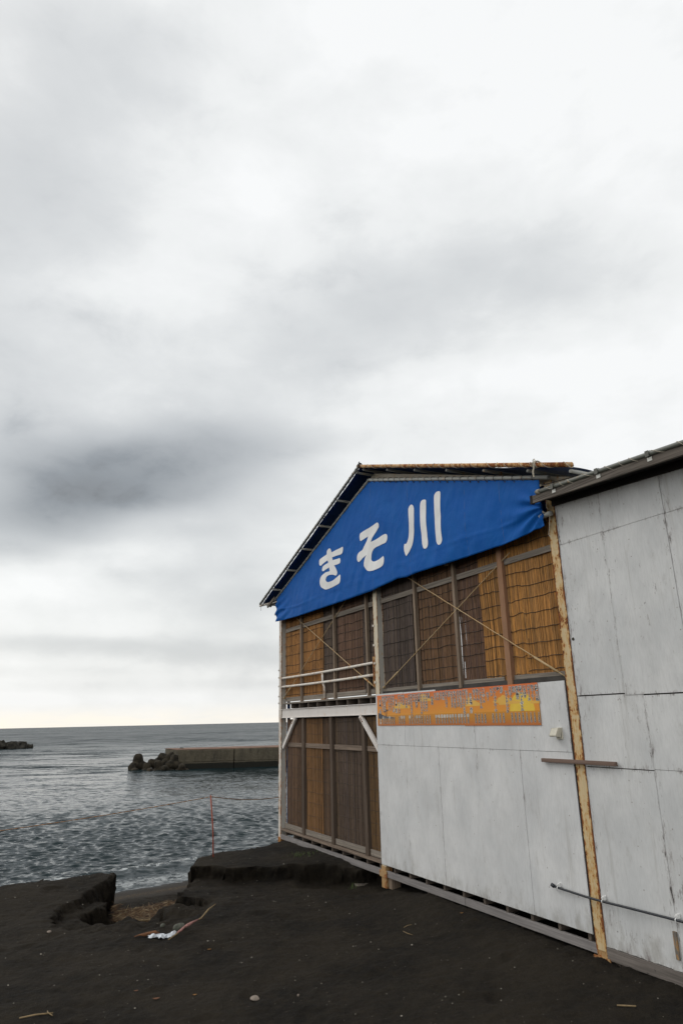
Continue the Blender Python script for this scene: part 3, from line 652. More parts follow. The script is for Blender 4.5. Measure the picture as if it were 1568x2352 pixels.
# ledges, floor structure
for a, b_ in ((13.6, 15.27), (11.9, 13.59), (10.87, 11.89)):
    hut(MB().box(a, b_, W0-.01, W0+.13, -2.275, -2.24), 'ledge_board', W_ledge, bevel=.004)
for a, b_ in ((12.95, 15.22), (11.62, 12.94), (10.87, 11.61)): hut(MB().box(a, b_, W0+.0, W0+.13, .385, .42), 'ledge_board', W_grey_s, bevel=.003)
for k in range(20):
    s_ = 15.02-.4556*k
    if abs(s_-10.785) < .1 or abs(s_-6.188) < .1: continue
    hut(MB().box(s_-.022, s_+.022, W0+.015, W0+6.5, -2.355, -2.277), 'floor_joist', W_dark_w)
for k in range(9):
    s_ = 14.72-.4556*k; hut(MB().box(s_-.02, s_+.02, W0+.02, W0+6.5, .285, .383), 'floor_joist', W_dark_w)
for a, b_ in ((13.2, 15.27), (10.865, 13.19), (8.6, 10.705), (6.26, 8.59)):
    hut(MB().box(a, b_, W0+.0, W0+.045, -2.452, -2.357), 'floor_beam', W_beam_s, bevel=.004)
hut(MB().box(6.3, 15.2, W0+3.0, W0+3.1, -2.46, -2.36), 'floor_beam', W_beam_s)
mb = MB()
for k in range(30): mb.box(6.3, 15.2, W0+.14+.22*k, W0+.35+.22*k, -2.275, -2.25)
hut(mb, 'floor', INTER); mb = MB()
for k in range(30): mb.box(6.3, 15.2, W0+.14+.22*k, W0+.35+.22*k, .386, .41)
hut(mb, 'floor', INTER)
# stubs and blocks carrying the beam
hut(MB().box(11.80, 11.87, W0+.1, W0+.17, -2.74, -2.455), 'prop', W_grey_z)
hut(MB().box(11.70, 12.0, W0+.0, W0+.28, -2.77, -2.735), 'prop_pad', W_grey_s)
for s_ in (14.37, 13.07): hut(MB().box(s_-.11, s_+.11, W0+.06, W0+.35, -2.56, -2.46), 'block', W_block, bevel=.005)
for s_ in (9.45, 6.02): hut(MB().box(s_-.12, s_+.12, W0+.03, W0+.3, -2.60, -2.46), 'block', W_dark_w, bevel=.005)
hut(MB().box(10.60, 10.70, W0+.03, W0+.20, -2.62, -2.46), 'block', W_grey_z, bevel=.005)

# steel I beam, braces, railing
def ibeam(mb, s0, s1, z0, z1, w_, dep=.10):
    mb.box(s0, s1, w_, w_+dep, z0, z0+.011); mb.box(s0, s1, w_, w_+dep, z1-.011, z1); mb.box(s0, s1, w_+.02, w_+.028, z0+.011, z1-.011)
    return mb
hut(ibeam(MB(), 10.857, 15.273, .085, .28, W0+.004), 'steel_beam', S_white)
hut(ibeam(MB(), 6.26, 10.71, .085, .28, W0+.03), 'steel_beam', S_white)
for a, b_ in (((14.50, .08), (15.20, -.56)), ((11.50, .08), (10.84, -.50))):
    mb = MB(); A = P(a[0], W0+.03, a[1]); B = P(b_[0], W0+.03, b_[1]); mb.bar(A, B, n, .05, .085)
    o = hut(mb, 'knee_brace', S_white, bevel=.002)
    for q in range(3):
        c_ = A.lerp(B, .08+.05*q)-n*.028; hb_ = MB().tube([c_, c_-n*.012], .011, 6); ob = hb_.build('bolt', S_base, HUT); ob.parent = o; ob.location = ob.location-o.location
def sag(a, b_, dz, k=14): return [a.lerp(b_, j/k)+Vector((0, 0, -dz*4*(j/k)*(1-j/k))) for j in range(k+1)]
for za, zb in ((.975, .985), (.780, .772)):
    hut(MB().tube(sag(P(15.27, W0+.03, za), P(10.90, W0+.03, zb), .012), .026, 12), 'handrail', S_rail, smooth=True)
hut(MB().tube([P(13.09, W0+.03, .96), P(13.09, W0+.03, .80), P(13.05, W0+.05, .66), P(13.05, W0+.05, .44)], .024, 10), 'rail_post', S_rail, smooth=True)
hut(MB().box(12.97, 13.13, W0+.005, W0+.10, .421, .436), 'foot_plate', S_base)
mb = MB(); mb.box(10.87, 10.93, W0+.004, W0+.056, .56, 1.09); hut(mb, 'rail_bracket', S_pipe)
for A, B in (((14.62, 2.35), (10.88, .54)), ((11.95, 2.35), (15.14, .53)), ((9.85, 2.40), (6.29, .45)), ((7.10, 2.16), (10.60, .54))):
    a = P(A[0], W0+.045 if A[0] > 11 else W0+.03, A[1]); b_ = P(B[0], W0+.02, B[1])
    if (A[0]-B[0]) < 0: a += n*.02
    mb = MB(); pts = [a.lerp(b_, j/40)+Vector((rnd.uniform(-.002, .002), 0, rnd.uniform(-.002, .002))) for j in range(41)]
    mb.tube(pts, .0068, 8); mb.tube([a.lerp(b_, .86), a.lerp(b_, .97)], .015, 8); mb.tube([b_, b_+(b_-a).normalized()*.03+n*.03], .02, 8)
    hut(mb, 'brace_rod', S_rod, smooth=True)

# plywood sheets
def sheet(s0, s1, z0, z1, w_, mt, th=.012, slope=(0, 0), tw=0.0, name='wall_panel', parent=None, notch=0.0, seed=0):
    """slope: extra height of the top edge at s0 and s1; returns mesh with distance-to-border attribute"""
    mb = MB(); ed = []; nx_, nz_ = max(4, int((s1-s0)/.045)), max(4, int((z1-z0)/.06))
    def zt(s_): k = (s_-s0)/(s1-s0); return z1+slope[0]*(1-k)+slope[1]*k
    rr = random.Random(seed+int(s0*100)+int(z0*10))
    jag = [rr.uniform(-1, 1)*notch for _ in range(nx_+1)]
    for i in range(nz_+1):
        for j in range(nx_+1):
            a, b_ = j/nx_, i/nz_; s_ = s0+(s1-s0)*a; z = z0+(zt(s_)-z0)*b_
            if i == 0: z += jag[j]
            ww = w_+tw*math.sin(math.pi*a)*math.sin(math.pi*b_)
            mb.v.append(P(s_, ww, z)); ed.append(min(s_-s0, s1-s_, z-z0, zt(s_)-z) if 0 < i < nz_ and 0 < j < nx_ else 0)
    for i in range(nz_):
        for j in range(nx_):
            q = i*(nx_+1)+j; mb.f.append((q, q+1, q+nx_+2, q+nx_+1)); mb.m.append(0)
    # edges and back
    c_ = [P(s0, w_, z0), P(s1, w_, z0), P(s1, w_, zt(s1)), P(s0, w_, zt(s0))]; d_ = [x+n*th for x in c_]
    for k in range(4):
        mb.quad(c_[k], d_[k], d_[(k+1) % 4], c_[(k+1) % 4]); ed += [0]*4
    mb.quad(d_[3], d_[2], d_[1], d_[0]); ed += [.3]*4
    return mb.build(name, mt, parent or HUT, attrs={'edge': ('FLOAT', ed)})
g_ = .0035
ss = [10.835, 9.92, 9.00, 8.085, 7.19, 6.285]
tops = [.425, .425, .395, .395, .395]
for k in range(5):
    b_, a = ss[k]-g_/2, ss[k+1]+g_/2
    sheet(a, b_, -2.272, -.412, W0-.012-.003*(k % 2), PLY_A, tw=rnd.uniform(-.008, .004))
    sheet(a, b_, -.408, .403 if k > 1 else .425, W0-.012-.003*((k+1) % 2), PLY_A, tw=rnd.uniform(-.006, .004), seed=3)
hut(MB().box(6.262, 6.284, W0-.006, W0+.06, -2.30, .40), 'dark_gap_strip', W_dark)  # near-black strip stands in for the shaded gap beside the post
# backing boards so nothing shines through the cladding
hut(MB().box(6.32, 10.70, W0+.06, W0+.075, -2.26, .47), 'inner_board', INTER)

# outlet cover fixed on the cladding
mb = MB(); a0, a1, wz = 6.405, 6.515, W0-.012
mb.box(a0-.005, a1-.02, wz-.02, wz, -.27, -.135)
prof = [(0, -.14), (-.045, -.145), (-.085, -.215), (-.085, -.232), (-.02, -.238)]
i0 = len(mb.v)
for s_ in (a0+.0, a1): mb.v += [P(s_, wz-.02+d_, z) for d_, z in prof]
mb.f += [tuple(i0+k for k in range(5)), tuple(i0+5+k for k in reversed(range(5)))]+[(i0+k, i0+(k+1) % 5, i0+5+(k+1) % 5, i0+5+k) for k in range(5)]; mb.m += [0]*7
hut(mb, 'outlet_cover', BEIGEP, bevel=.004)

# roof
SA, ZA, SLOPE = 10.67, 4.64, 0.3475
def zr(s_): return ZA-SLOPE*abs(s_-SA)
WF, WB = 5.90, 13.3
for side, smax in ((1, 5.22), (-1, 5.16)):
    mb = MB(); nx_, ny_ = 48, 60; rr = random.Random(4)
    for i in range(ny_+1):
        for j in range(nx_+1):
            s_ = SA+side*smax*j/nx_; w_ = WF+.035+(WB-WF)*i/ny_
            pz = (j/nx_*smax/.87) % 1
            mb.v.append(P(s_, w_, zr(s_)-.02-.012*math.sin(math.pi*pz)+.006*math.sin(w_*9+s_*4)))
    for i in range(ny_):
        for j in range(nx_):
            q = i*(nx_+1)+j; mb.f.append((q, q+1, q+nx_+2, q+nx_+1)); mb.m.append(0)
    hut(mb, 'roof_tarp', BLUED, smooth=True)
for k in range(7):
    for side in (1, -1):
        s_ = SA+side*(.10+.865*k); s_ = s_ if abs(s_-SA) < 5.2 else SA+side*5.16
        if k == 6: s_ = SA+side*5.13
        hut(MB().tube([P(s_, WF-.0 if side > 0 else WF+.03, zr(s_)-.075), P(s_, WB, zr(s_)-.075)], .024, 10), 'purlin', S_lpipe if k == 6 else S_dpipe, smooth=True)
for side, m_, e in ((1, S_dpipe, 5.27), (-1, S_pipe, 5.19)):
    a, b_ = P(SA-side*.04, WF, ZA-.0), P(SA+side*e, WF, zr(SA+side*e)); o = hut(MB().tube([a.lerp(b_, j/8) for j in range(9)], .027 if side > 0 else .031, 12), 'verge_pipe', m_, smooth=True)
    mb = MB(); N = 34 if side > 0 else 22
    ax = (b_-a).normalized(); a1 = n; a2 = ax.cross(n); rr_ = .0315 if side > 0 else .0355; pts = []
    for j in range(N*12+1):
        k = j/12; kk2 = (k+.25*math.sin(k*2.1)+.2*math.sin(k*.9))/N; th = 2*math.pi*k
        pts.append(a.lerp(b_, min(1, max(0, kk2)))+(a1*math.cos(th)+a2*math.sin(th))*(rr_+.002*math.sin(k*5)))
    mb.tube(pts, .0036, 5)
    ro = mb.build('lashing', ROPE_D if side > 0 else ROPE_L, HUT); ro.parent = o; ro.location = ro.location-o.location
# knots and loose rope ends on the right verge and at the ridge
for s_, dz in ((6.05, .045), (10.62, .05)):
    mb = MB()
    for q in range(5): mb.ring(P(s_+rnd.uniform(-.03, .03), WF, zr(s_)+rnd.uniform(-.0, .015)), u+n*rnd.uniform(-.5, .5), .045, .0055, 12)
    mb.tube([P(s_, WF-.03, zr(s_)), P(s_+.02, WF-.05, zr(s_)-.10), P(s_+.015, WF-.05, zr(s_)-.17)], .011, 6)
    mb.tube([P(s_, WF, zr(s_)+.03), P(s_+.03, WF, zr(s_)+.09), P(s_+.06, WF, zr(s_)+.07)], .006, 6)
    hut(mb, 'rope_knot', ROPE_L if s_ < 7 else ROPE_D)
for s_, L_ in ((15.85, .16), (15.6, .10)):
    hut(MB().tube([P(s_, WF, zr(s_)-.05), P(s_+.03, WF, zr(s_)-.05-L_*.5), P(s_+.0, WF-.01, zr(s_)-.05-L_)], .004, 5), 'rope_end', ROPE_D)
# gable channel under the purlins and its timber tail
for side, s1 in ((1, 4.75), (-1, 4.9)):
    a, b_ = P(SA, W0+.05, zr(SA)-.165), P(SA+side*s1, W0+.05, zr(SA+side*s1)-.165)
    hut(MB().bar(a, b_, n, .05, .10), 'gable_channel', S_chan)
for s_ in (12.6, 8.6):
    hut(MB().box(s_-.05, s_+.05, W0+.06, W0+.11, 2.3, zr(s_)-.22), 'gable_upright', S_chan)
hut(MB().bar(P(SA+4.7, 6.06, zr(SA+4.7)-.12), P(SA+5.02, 6.0, zr(SA+5.02)-.19), n, .03, .06), 'verge_board', W_grey_s)
hut(MB().tube([P(15.95, WF, 2.765), P(15.33, 6.14, 2.80)], .026, 10), 'eave_pipe', S_rail, smooth=True)
# cross beams and dark sheeting behind the banner
hut(MB().box(6.3, 15.2, W0+.10, W0+.14, 2.42, 2.52), 'tie_beam', W_grey_s)
mb = MB()
for a, b_ in ((6.3, SA), (SA, 15.2)):
    i = len(mb.v); mb.quad(P(a, W0+.16, 2.3), P(b_, W0+.16, 2.3), P(b_, W0+.16, zr(b_)-.2), P(a, W0+.16, zr(a)-.2))
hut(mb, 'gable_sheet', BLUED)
hut(MB().box(15.20, 15.235, W0+.135, W0+.20, -2.2, 2.7), 'side_tarp_edge', BLUED)
# rear and side walls
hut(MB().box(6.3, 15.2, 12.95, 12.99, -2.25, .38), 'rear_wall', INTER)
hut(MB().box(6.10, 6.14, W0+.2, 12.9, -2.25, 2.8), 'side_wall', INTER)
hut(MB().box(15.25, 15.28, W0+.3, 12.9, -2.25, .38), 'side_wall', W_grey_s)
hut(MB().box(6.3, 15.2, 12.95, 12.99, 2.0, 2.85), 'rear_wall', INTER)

# ------------------------------------------------------------------ name banner on the gable
BW = 6.085
def btop(s_): return 4.385-.3245*abs(s_-10.63)
BOT = [(6.2, 2.29), (6.5, 2.275), (6.73, 2.245), (7.05, 2.237), (8.23, 2.254), (9.18, 2.273), (9.47, 2.262), (9.75, 2.292), (10.3, 2.262), (10.63, 2.236), (12.17, 2.237), (13.95, 2.249), (14.8, 2.275), (15.3, 2.296)]
def bbot(s_):
    for (a, za), (b_, zb) in zip(BOT, BOT[1:]):
        if s_ <= b_: k = (s_-a)/(b_-a); k = max(0, k); return za+(zb-za)*k
    return BOT[-1][1]
def bdisp(s_, z):
    """cloth relief: belly, soft wrinkles, bunched corners, hem fold"""
    zt, zb = btop(s_), bbot(s_); v_ = max(0, min(1, (z-zb)/max(.2, zt-zb)))
    d_ = .030*math.sin(math.pi*v_)*(0.6+.4*math.sin(s_*1.1))
    q = Vector((s_*.9, z*1.4, 0)); d_ += .020*noise.fractal(q, 1.0, 2.0, 4)
    q = Vector(((s_*1.0+z*.55)*5.0, (z-s_*.3)*1.3, 3)); d_ += .012*noise.fractal(q, .9, 2.0, 3)*(.4+.6*max(0, noise.noise(Vector((s_*.7, z*.7, 9)))+.5))
    r_ = max(0, 1-math.hypot(s_-6.2, (z-2.55)*1.0)/1.15)              # gathered right corner
    th = math.atan2(z-2.52, s_-6.15+.001); d_ += r_**1.6*.034*math.sin(th*13+s_*2.0+2*noise.noise(Vector((s_*2, z*2, 1))))*min(1, (s_-6.1)*5)*(.35+.65*smst(np.array(z), 2.9, 2.6).item())
    l_ = max(0, 1-math.hypot((s_-15.25)*.8, (z-2.5))/.8); d_ += l_**1.5*.026*math.sin((z-2.45)*30+(s_-15.2)*9+2*noise.noise(Vector((s_*3, z*3, 4))))
    hem = .26+.03*math.sin(s_*1.7); k = (z-zb)
    if k < hem: d_ += .012*(1-(k/hem)**2)*(.6+.4*math.sin(s_*2.1+1))
    d_ += .016*math.exp(-((k-hem)/.022)**2)*(.5+.5*noise.noise(Vector((s_*3, 0, 5))))
    return BW-d_
BAN = thing('gable_banner', P(10.7, BW, 2.25), 'blue tarpaulin banner with white Japanese lettering lashed to the gable', 'banner')
mb = MB(); sxs = list(np.arange(6.20, 15.301, .045)); NV = 44
for s_ in sxs:
    zt, zb = btop(s_)-.045, bbot(s_)
    for i in range(NV+1):
        z = zb+(zt-zb)*i/NV; mb.v.append(P(s_+(.015*(1-i/NV)*max(0, (s_-14.8)/.5)), bdisp(s_, z), z))
for j in range(len(sxs)-1):
    for i in range(NV):
        q = j*(NV+1)+i; mb.f.append((q, q+NV+1, q+NV+2, q+1)); mb.m.append(0)
cl = mb.build('cloth', BLUE, BAN, smooth=True)
so_ = cl.modifiers.new('thickness', 'SOLIDIFY'); so_.thickness = .002; so_.offset = -1
# welded seams of the cloth widths
for sm in (9.32, 7.77, 10.60, 6.98, 12.75, 14.0):
    mb = MB(); zs = np.linspace(bbot(sm)+.01, btop(sm)-.06, 40)
    for z in zs: mb.v += [P(sm-.004, bdisp(sm, z)-.0022, z), P(sm+.004, bdisp(sm, z)-.0022, z)]
    for k in range(39): mb.f.append((2*k, 2*k+1, 2*k+3, 2*k+2)); mb.m.append(0)
    ob = mb.build('seam', SEAM, BAN); ob.parent = cl; ob.location = ob.location-cl.location
# gable pipe the banner is tied to
for a, b_, m_ in ((15.72, 10.60, S_dpipe), (10.66, 6.06, S_lpipe)):
    A = P(a, BW, btop(a)-.005); B = P(b_, BW, btop(b_)-.005)
    hut(MB().tube([A.lerp(B, j/6) for j in range(7)], .028, 12), 'gable_pipe', m_, smooth=True)
mb = MB()
for k in range(24):
    s_ = 6.30+k*.187; zt = btop(s_)
    mb.ring(P(s_, BW, zt-.018), u+n*.25, .043, .004, 12); mb.ring(P(s_, BW-.006, zt-.066), n, .011, .004, 8)
lo = mb.build('lacing', ROPE_D, BAN)
mb = MB()
for k in range(26):
    s_ = 10.8+k*.17; zt = btop(s_); mb.ring(P(s_, BW, zt-.010), u+n*.3, .036, .0035, 10)
    mb.tube([P(s_, BW-.02, zt-.03), P(s_-.03, BW-.02, zt-.055)], .004, 5)
mb.build('lacing', ROPE_D, BAN)

LT = {
 'a': ((1150, 1990, 1270, 2170), [(230, 880), (238, 810), (262, 755), (320, 705), (450, 620), (590, 525), (592, 430), (612, 345), (665, 270), (725, 236), (770, 262), (800, 330), (818, 428), (1000, 340), (1180, 250), (1360, 152),
   (1372, 230), (1362, 340), (1345, 430), (1290, 505), (1150, 560), (1000, 610), (862, 668), (885, 805), (1050, 755), (1180, 703), (1222, 725), (1232, 780), (1228, 870), (1205, 940), (1140, 985), (1060, 1015), (958, 1052), (1020, 1160), (1075, 1260), (1103, 1360),
   (1100, 1430), (1080, 1500), (1040, 1536), (990, 1530), (930, 1503), (850, 1493), (760, 1508), (670, 1545), (605, 1610), (570, 1690), (568, 1760), (600, 1820), (670, 1855), (770, 1830), (880, 1780), (980, 1712), (1080, 1620), (1160, 1545), (1225, 1482), (1252, 1540),
   (1257, 1650), (1250, 1760), (1225, 1850), (1180, 1915), (1050, 1995), (900, 2075), (750, 2145), (620, 2195), (540, 2205), (470, 2180), (370, 2115), (320, 2040), (298, 1940), (290, 1830), (305, 1710), (345, 1600), (410, 1510), (500, 1425), (600, 1375), (757, 1330),
   (735, 1230), (715, 1145), (600, 1225), (520, 1280), (450, 1330), (405, 1325), (388, 1260), (395, 1180), (420, 1100), (480, 1050), (575, 985), (665, 935), (655, 870), (640, 812), (540, 880), (440, 965), (350, 1040), (300, 1068), (255, 1050), (235, 980)]),
 'b': ((1290, 1900, 1430, 2100), [(258, 760), (262, 680), (285, 605), (340, 560), (500, 465), (650, 375), (800, 280), (930, 190), (1010, 148), (1050, 170), (1070, 230), (1060, 320), (1010, 420), (930, 540), (860, 650), (790, 780), (730, 945), (880, 870), (1050, 760), (1200, 665), (1290, 618), (1345, 625),
   (1372, 680), (1378, 770), (1360, 880), (1300, 970), (1180, 1030), (1060, 1090), (940, 1150), (850, 1225), (785, 1320), (750, 1430), (735, 1530), (730, 1650), (752, 1705), (790, 1745), (870, 1740), (960, 1700), (1060, 1650), (1140, 1590), (1225, 1515), (1248, 1590), (1250, 1700), (1238, 1800),
   (1200, 1890), (1140, 1955), (1040, 2015), (920, 2075), (800, 2120), (700, 2138), (600, 2130), (540, 2090), (490, 2010), (462, 1900), (460, 1780), (475, 1670), (505, 1560), (550, 1470), (470, 1540), (380, 1630), (290, 1730), (232, 1770), (190, 1730), (165, 1650), (168, 1550), (190, 1450), (240, 1380),
   (310, 1325), (385, 1270), (440, 1150), (500, 1020), (560, 870), (605, 710), (500, 790), (400, 865), (310, 905), (275, 870)]),
 'c1': ((1460, 1780, 1640, 2050), [(280, 740), (300, 670), (340, 610), (385, 588), (425, 610), (450, 670), (462, 760), (465, 900), (472, 1100), (470, 1300), (462, 1500), (445, 1680), (410, 1850), (360, 1990), (290, 2120), (210, 2232), (170, 2150), (145, 2030), (142, 1920), (155, 1842), (205, 1842), (250, 1770), (285, 1640),
   (300, 1480), (308, 1300), (308, 1150), (298, 1000), (285, 850)]),
 'c2': ((1460, 1780, 1640, 2050), [(655, 600), (665, 530), (690, 475), (740, 437), (800, 425), (835, 450), (843, 530), (850, 750), (858, 1000), (868, 1250), (885, 1500), (905, 1700), (905, 1830), (885, 1930), (845, 1980), (800, 1995), (755, 1975), (728, 1900), (715, 1780), (703, 1600), (690, 1400), (680, 1150), (668, 900), (656, 700)]),
 'c3': ((1460, 1780, 1640, 2050), [(1090, 340), (1103, 265), (1145, 200), (1200, 165), (1245, 156), (1280, 180), (1292, 260), (1300, 500), (1312, 800), (1325, 1100), (1345, 1400), (1362, 1600), (1365, 1720), (1340, 1810), (1300, 1862), (1260, 1875), (1215, 1845), (1180, 1770), (1165, 1600), (1145, 1350), (1132, 1050), (1115, 750), (1102, 530)])}
def cloth_pt(reg, x, y):
    k = (reg[2]-reg[0])/1568; px, py = (reg[0]+x*k)*1568/2500, (reg[1]+y*k)*1568/2500
    v_ = R1*(px-784)-U1*(py-1176)+F_*1568; v_ = v_*(BW-.03)/v_.dot(n); return v_.dot(u), v_.z
def smooth_poly(pts, k=2):
    N = len(pts); o = []
    for i in range(N):
        p0, p1, p2, p3 = (Vector(pts[(i+j-1) % N]) for j in range(4))
        a1 = (p1-p0).angle(p2-p1, 0) if (p1-p0).length and (p2-p1).length else 0; a2 = (p2-p1).angle(p3-p2, 0)
        for q in range(k):
            t_ = q/k
            m1 = (p2-p0)*.5 if a1 < 1.0 else (p2-p1); m2 = (p3-p1)*.5 if a2 < 1.0 else (p2-p1)
            o.append((2*t_**3-3*t_**2+1)*p1+(t_**3-2*t_**2+t_)*m1+(-2*t_**3+3*t_**2)*p2+(t_**3-t_**2)*m2)
    return o
def fill(poly, step=.06):
    """triangulate a polygon with interior points so that it can follow the cloth"""
    xs = [p.x for p in poly]; ys = [p.y for p in poly]; co = [Vector((p.x, p.y)) for p in poly]; ed = [(i, (i+1) % len(poly)) for i in range(len(poly))]
    x = min(xs)+step/2
    gx, gy = np.meshgrid(np.arange(min(xs), max(xs), step), np.arange(min(ys), max(ys), step)); sd_ = poly_sd(gx, gy, [(p.x, p.y) for p in poly])
    for a, b_, d_ in zip(gx.ravel(), gy.ravel(), sd_.ravel()):
        if d_ < -.02: co.append(Vector((float(a), float(b_))))
    r = delaunay_2d_cdt(co, ed, [], 1, 1e-6); return r[0], r[2]
def letter(keys):
    mb = MB()
    for key in keys:
        reg, pts = LT[key]; vs, fs = fill(smooth_poly([cloth_pt(reg, *p) for p in pts])); i0 = len(mb.v)
        mb.v += [P(p.x, bdisp(p.x, p.y)-.008, p.y) for p in vs]; mb.f += [tuple(i0+k for k in f) for f in fs]; mb.m += [0]*len(fs)
    o = mb.build('letter', LETTER, BAN, smooth=True); o.parent = cl; o.location = o.location-cl.location
    return o
letter(['a']); letter(['b']); letter(['c1', 'c2', 'c3'])
# corner ties
for s_, z in ((6.17, 2.47), (6.16, 2.83)):
    mb = MB(); mb.ring(P(s_+.03, BW-.02, z), n, .014, .004, 10); mb.tube([P(s_+.03, BW-.02, z), P(s_-.05, BW+.02, z-.02), P(s_-.04, BW, z-.18), P(s_-.01, BW, z-.30), P(s_-.03, BW, z-.34)], .0045, 6)
    mb.build('tie', ROPE_L, BAN)
hut(MB().tube([P(6.29, 6.10, 2.44), P(6.11, 6.12, 2.44)], .033, 12), 'pipe_stub', S_lpipe, smooth=True)
hut(MB().tube([P(15.40, BW-.01, 2.49), P(15.36, BW+.06, 2.49)], .03, 10), 'pipe_stub', S_rail, smooth=True)

# ------------------------------------------------------------------ menu board
MEN = thing('menu_sign', P(8.76, W0-.02, -.10), 'long orange sunset menu board with columns of Japanese dishes and prices', 'menu sign')
def flatm(name, col, rough=.45, var=.05):
    return simple(name, col, rough, var, 5, .35, .0005)
MO = bpy.data.materials.new('menu_print'); MO.use_nodes = True; t_ = NT(MO.node_tree); b = t_.n['Principled BSDF']; v = local(t_)
sp_ = t_.new('ShaderNodeSeparateXYZ'); t_.put(sp_.inputs[0], v); zz = t_.math('SUBTRACT', sp_.outputs[2], EYE)
cr = t_.new('ShaderNodeValToRGB'); t_.put(cr.inputs[0], t_.math('DIVIDE', t_.math('ADD', zz, .1), .5)); cr.color_ramp.interpolation = 'LINEAR'
E_ = cr.color_ramp.elements; E_[0].position = 0; E_[0].color = (.42, .115, .015, 1); E_[1].position = 1; E_[1].color = (.62, .115, .012, 1)
for p_, c_ in ((.06, (.44, .13, .008)), (.18, (.47, .19, .002)), (.335, (.52, .215, .003)), (.345, (.68, .27, .010)), (.6, (.68, .23, .006)), (.85, (.64, .165, .006))): q = E_.new(p_); q.color = (*c_, 1)
big = t_.noise(v, 2.2, 4, .6); t_.put(b.inputs['Base Color'], t_.mix(t_.ramp(big, .3, .7, 0, .22), cr.outputs[0], (.55, .19, .03))); b.inputs['Roughness'].default_value = .4
MW = W0-.022
o = MB().box(8.30, 10.775, MW, MW+.004, -.098, .402).build('print_board', MO, MEN); mb = MB().box(6.743, 8.299, MW-.0015, MW+.004, -.107, .405).build('print_board', MO, MEN)
WPAPER = flatm('white_board_edge', (.55, .55, .53)); MB().box(9.92, 10.82, W0-.018, W0-.014, .402, .43).build('edge_strip', WPAPER, MEN)
CLY = flatm('printed_cloud_yellow', (.70, .40, .07)); SUNY = flatm('printed_sun_yellow', (.72, .48, .05)); ISL = flatm('printed_island_grey', (.055, .06, .075))
def disc(cx, cz, rx, rz, a0, a1, lay, k=28):
    return [P(cx+rx*math.cos(a0+(a1-a0)*j/k), MW-.0015-.0004*lay, cz+rz*math.sin(a0+(a1-a0)*j/k)) for j in range(k+1)]
def poly_obj(polys, m_, name):
    mb = MB()
    for p in polys: i = len(mb.v); mb.v += p; mb.f.append(tuple(range(i, i+len(p)))); mb.m.append(0)
    return mb.build(name, m_, MEN)
def S1(x, y, W=MW):    # point of zoomed print -> (s,z)
    k = 330/1568; return ray_sz((1370+x*k)*.6272, (2500+y*k)*.6272, W)
def S2(x, y, W=MW):
    k = 320/1568; return ray_sz((1680+x*k)*.6272, (2500+y*k)*.6272, W)
def ray_sz(px, py, W):
    v_ = R1*(px-784)-U1*(py-1176)+F_*1568; v_ = v_*W/v_.dot(n); return v_.dot(u), v_.z
s_c, z_c = S2(1140, 568)
poly_obj([disc(s_c, .068, .235, .235, 0, math.pi, 1)], SUNY, 'printed_sun')
def cloud(pts, lay, f):
    q = [f(*p) for p in pts]; return [P(s_, MW-.0015-.0004*lay, z) for s_, z in q]
poly_obj([cloud([(600, 345), (625, 320), (680, 315), (705, 270), (745, 255), (775, 222), (805, 222), (830, 250), (870, 262), (905, 290), (960, 300), (1010, 322), (1090, 330), (1085, 372), (960, 378), (880, 392), (720, 400), (705, 378), (730, 362), (640, 362)], 2, S2),
          cloud([(1270, 345), (1330, 325), (1400, 318), (1445, 325), (1447, 368), (1290, 375)], 2, S2),
          cloud([(110, 425), (130, 300), (165, 262), (200, 285), (260, 305), (300, 330), (350, 358), (375, 368), (372, 415)], 2, S2),
          cloud([(345, 455), (360, 395), (430, 345), (470, 340), (520, 380), (600, 400), (628, 420), (610, 448)], 2, S1), cloud([(790, 325), (800, 220), (850, 195), (900, 215), (930, 270), (1020, 278), (1040, 300), (1020, 318)], 2, S1)], CLY, 'printed_cloud')
palm = [cloud([(75, 625), (72, 525), (110, 535), (140, 560), (200, 585), (290, 600), (370, 612), (365, 620)], 2, S1)]
for bx, by, tx, ty in ((205, 600, 190, 505), (208, 600, 222, 480)):
    palm.append(cloud([(bx, by), (tx-2, ty), (tx+3, ty), (bx+6, by)], 2, S1))
    for a in range(7):
        th = -math.pi*1.15+a*math.pi*1.3/6; palm.append(cloud([(tx-3, ty), (tx+18*math.cos(th)-2, ty+14*math.sin(th)-4), (tx+24*math.cos(th), ty+20*math.sin(th)+6), (tx+3, ty+3)], 3, S1))
poly_obj(palm, ISL, 'printed_island')

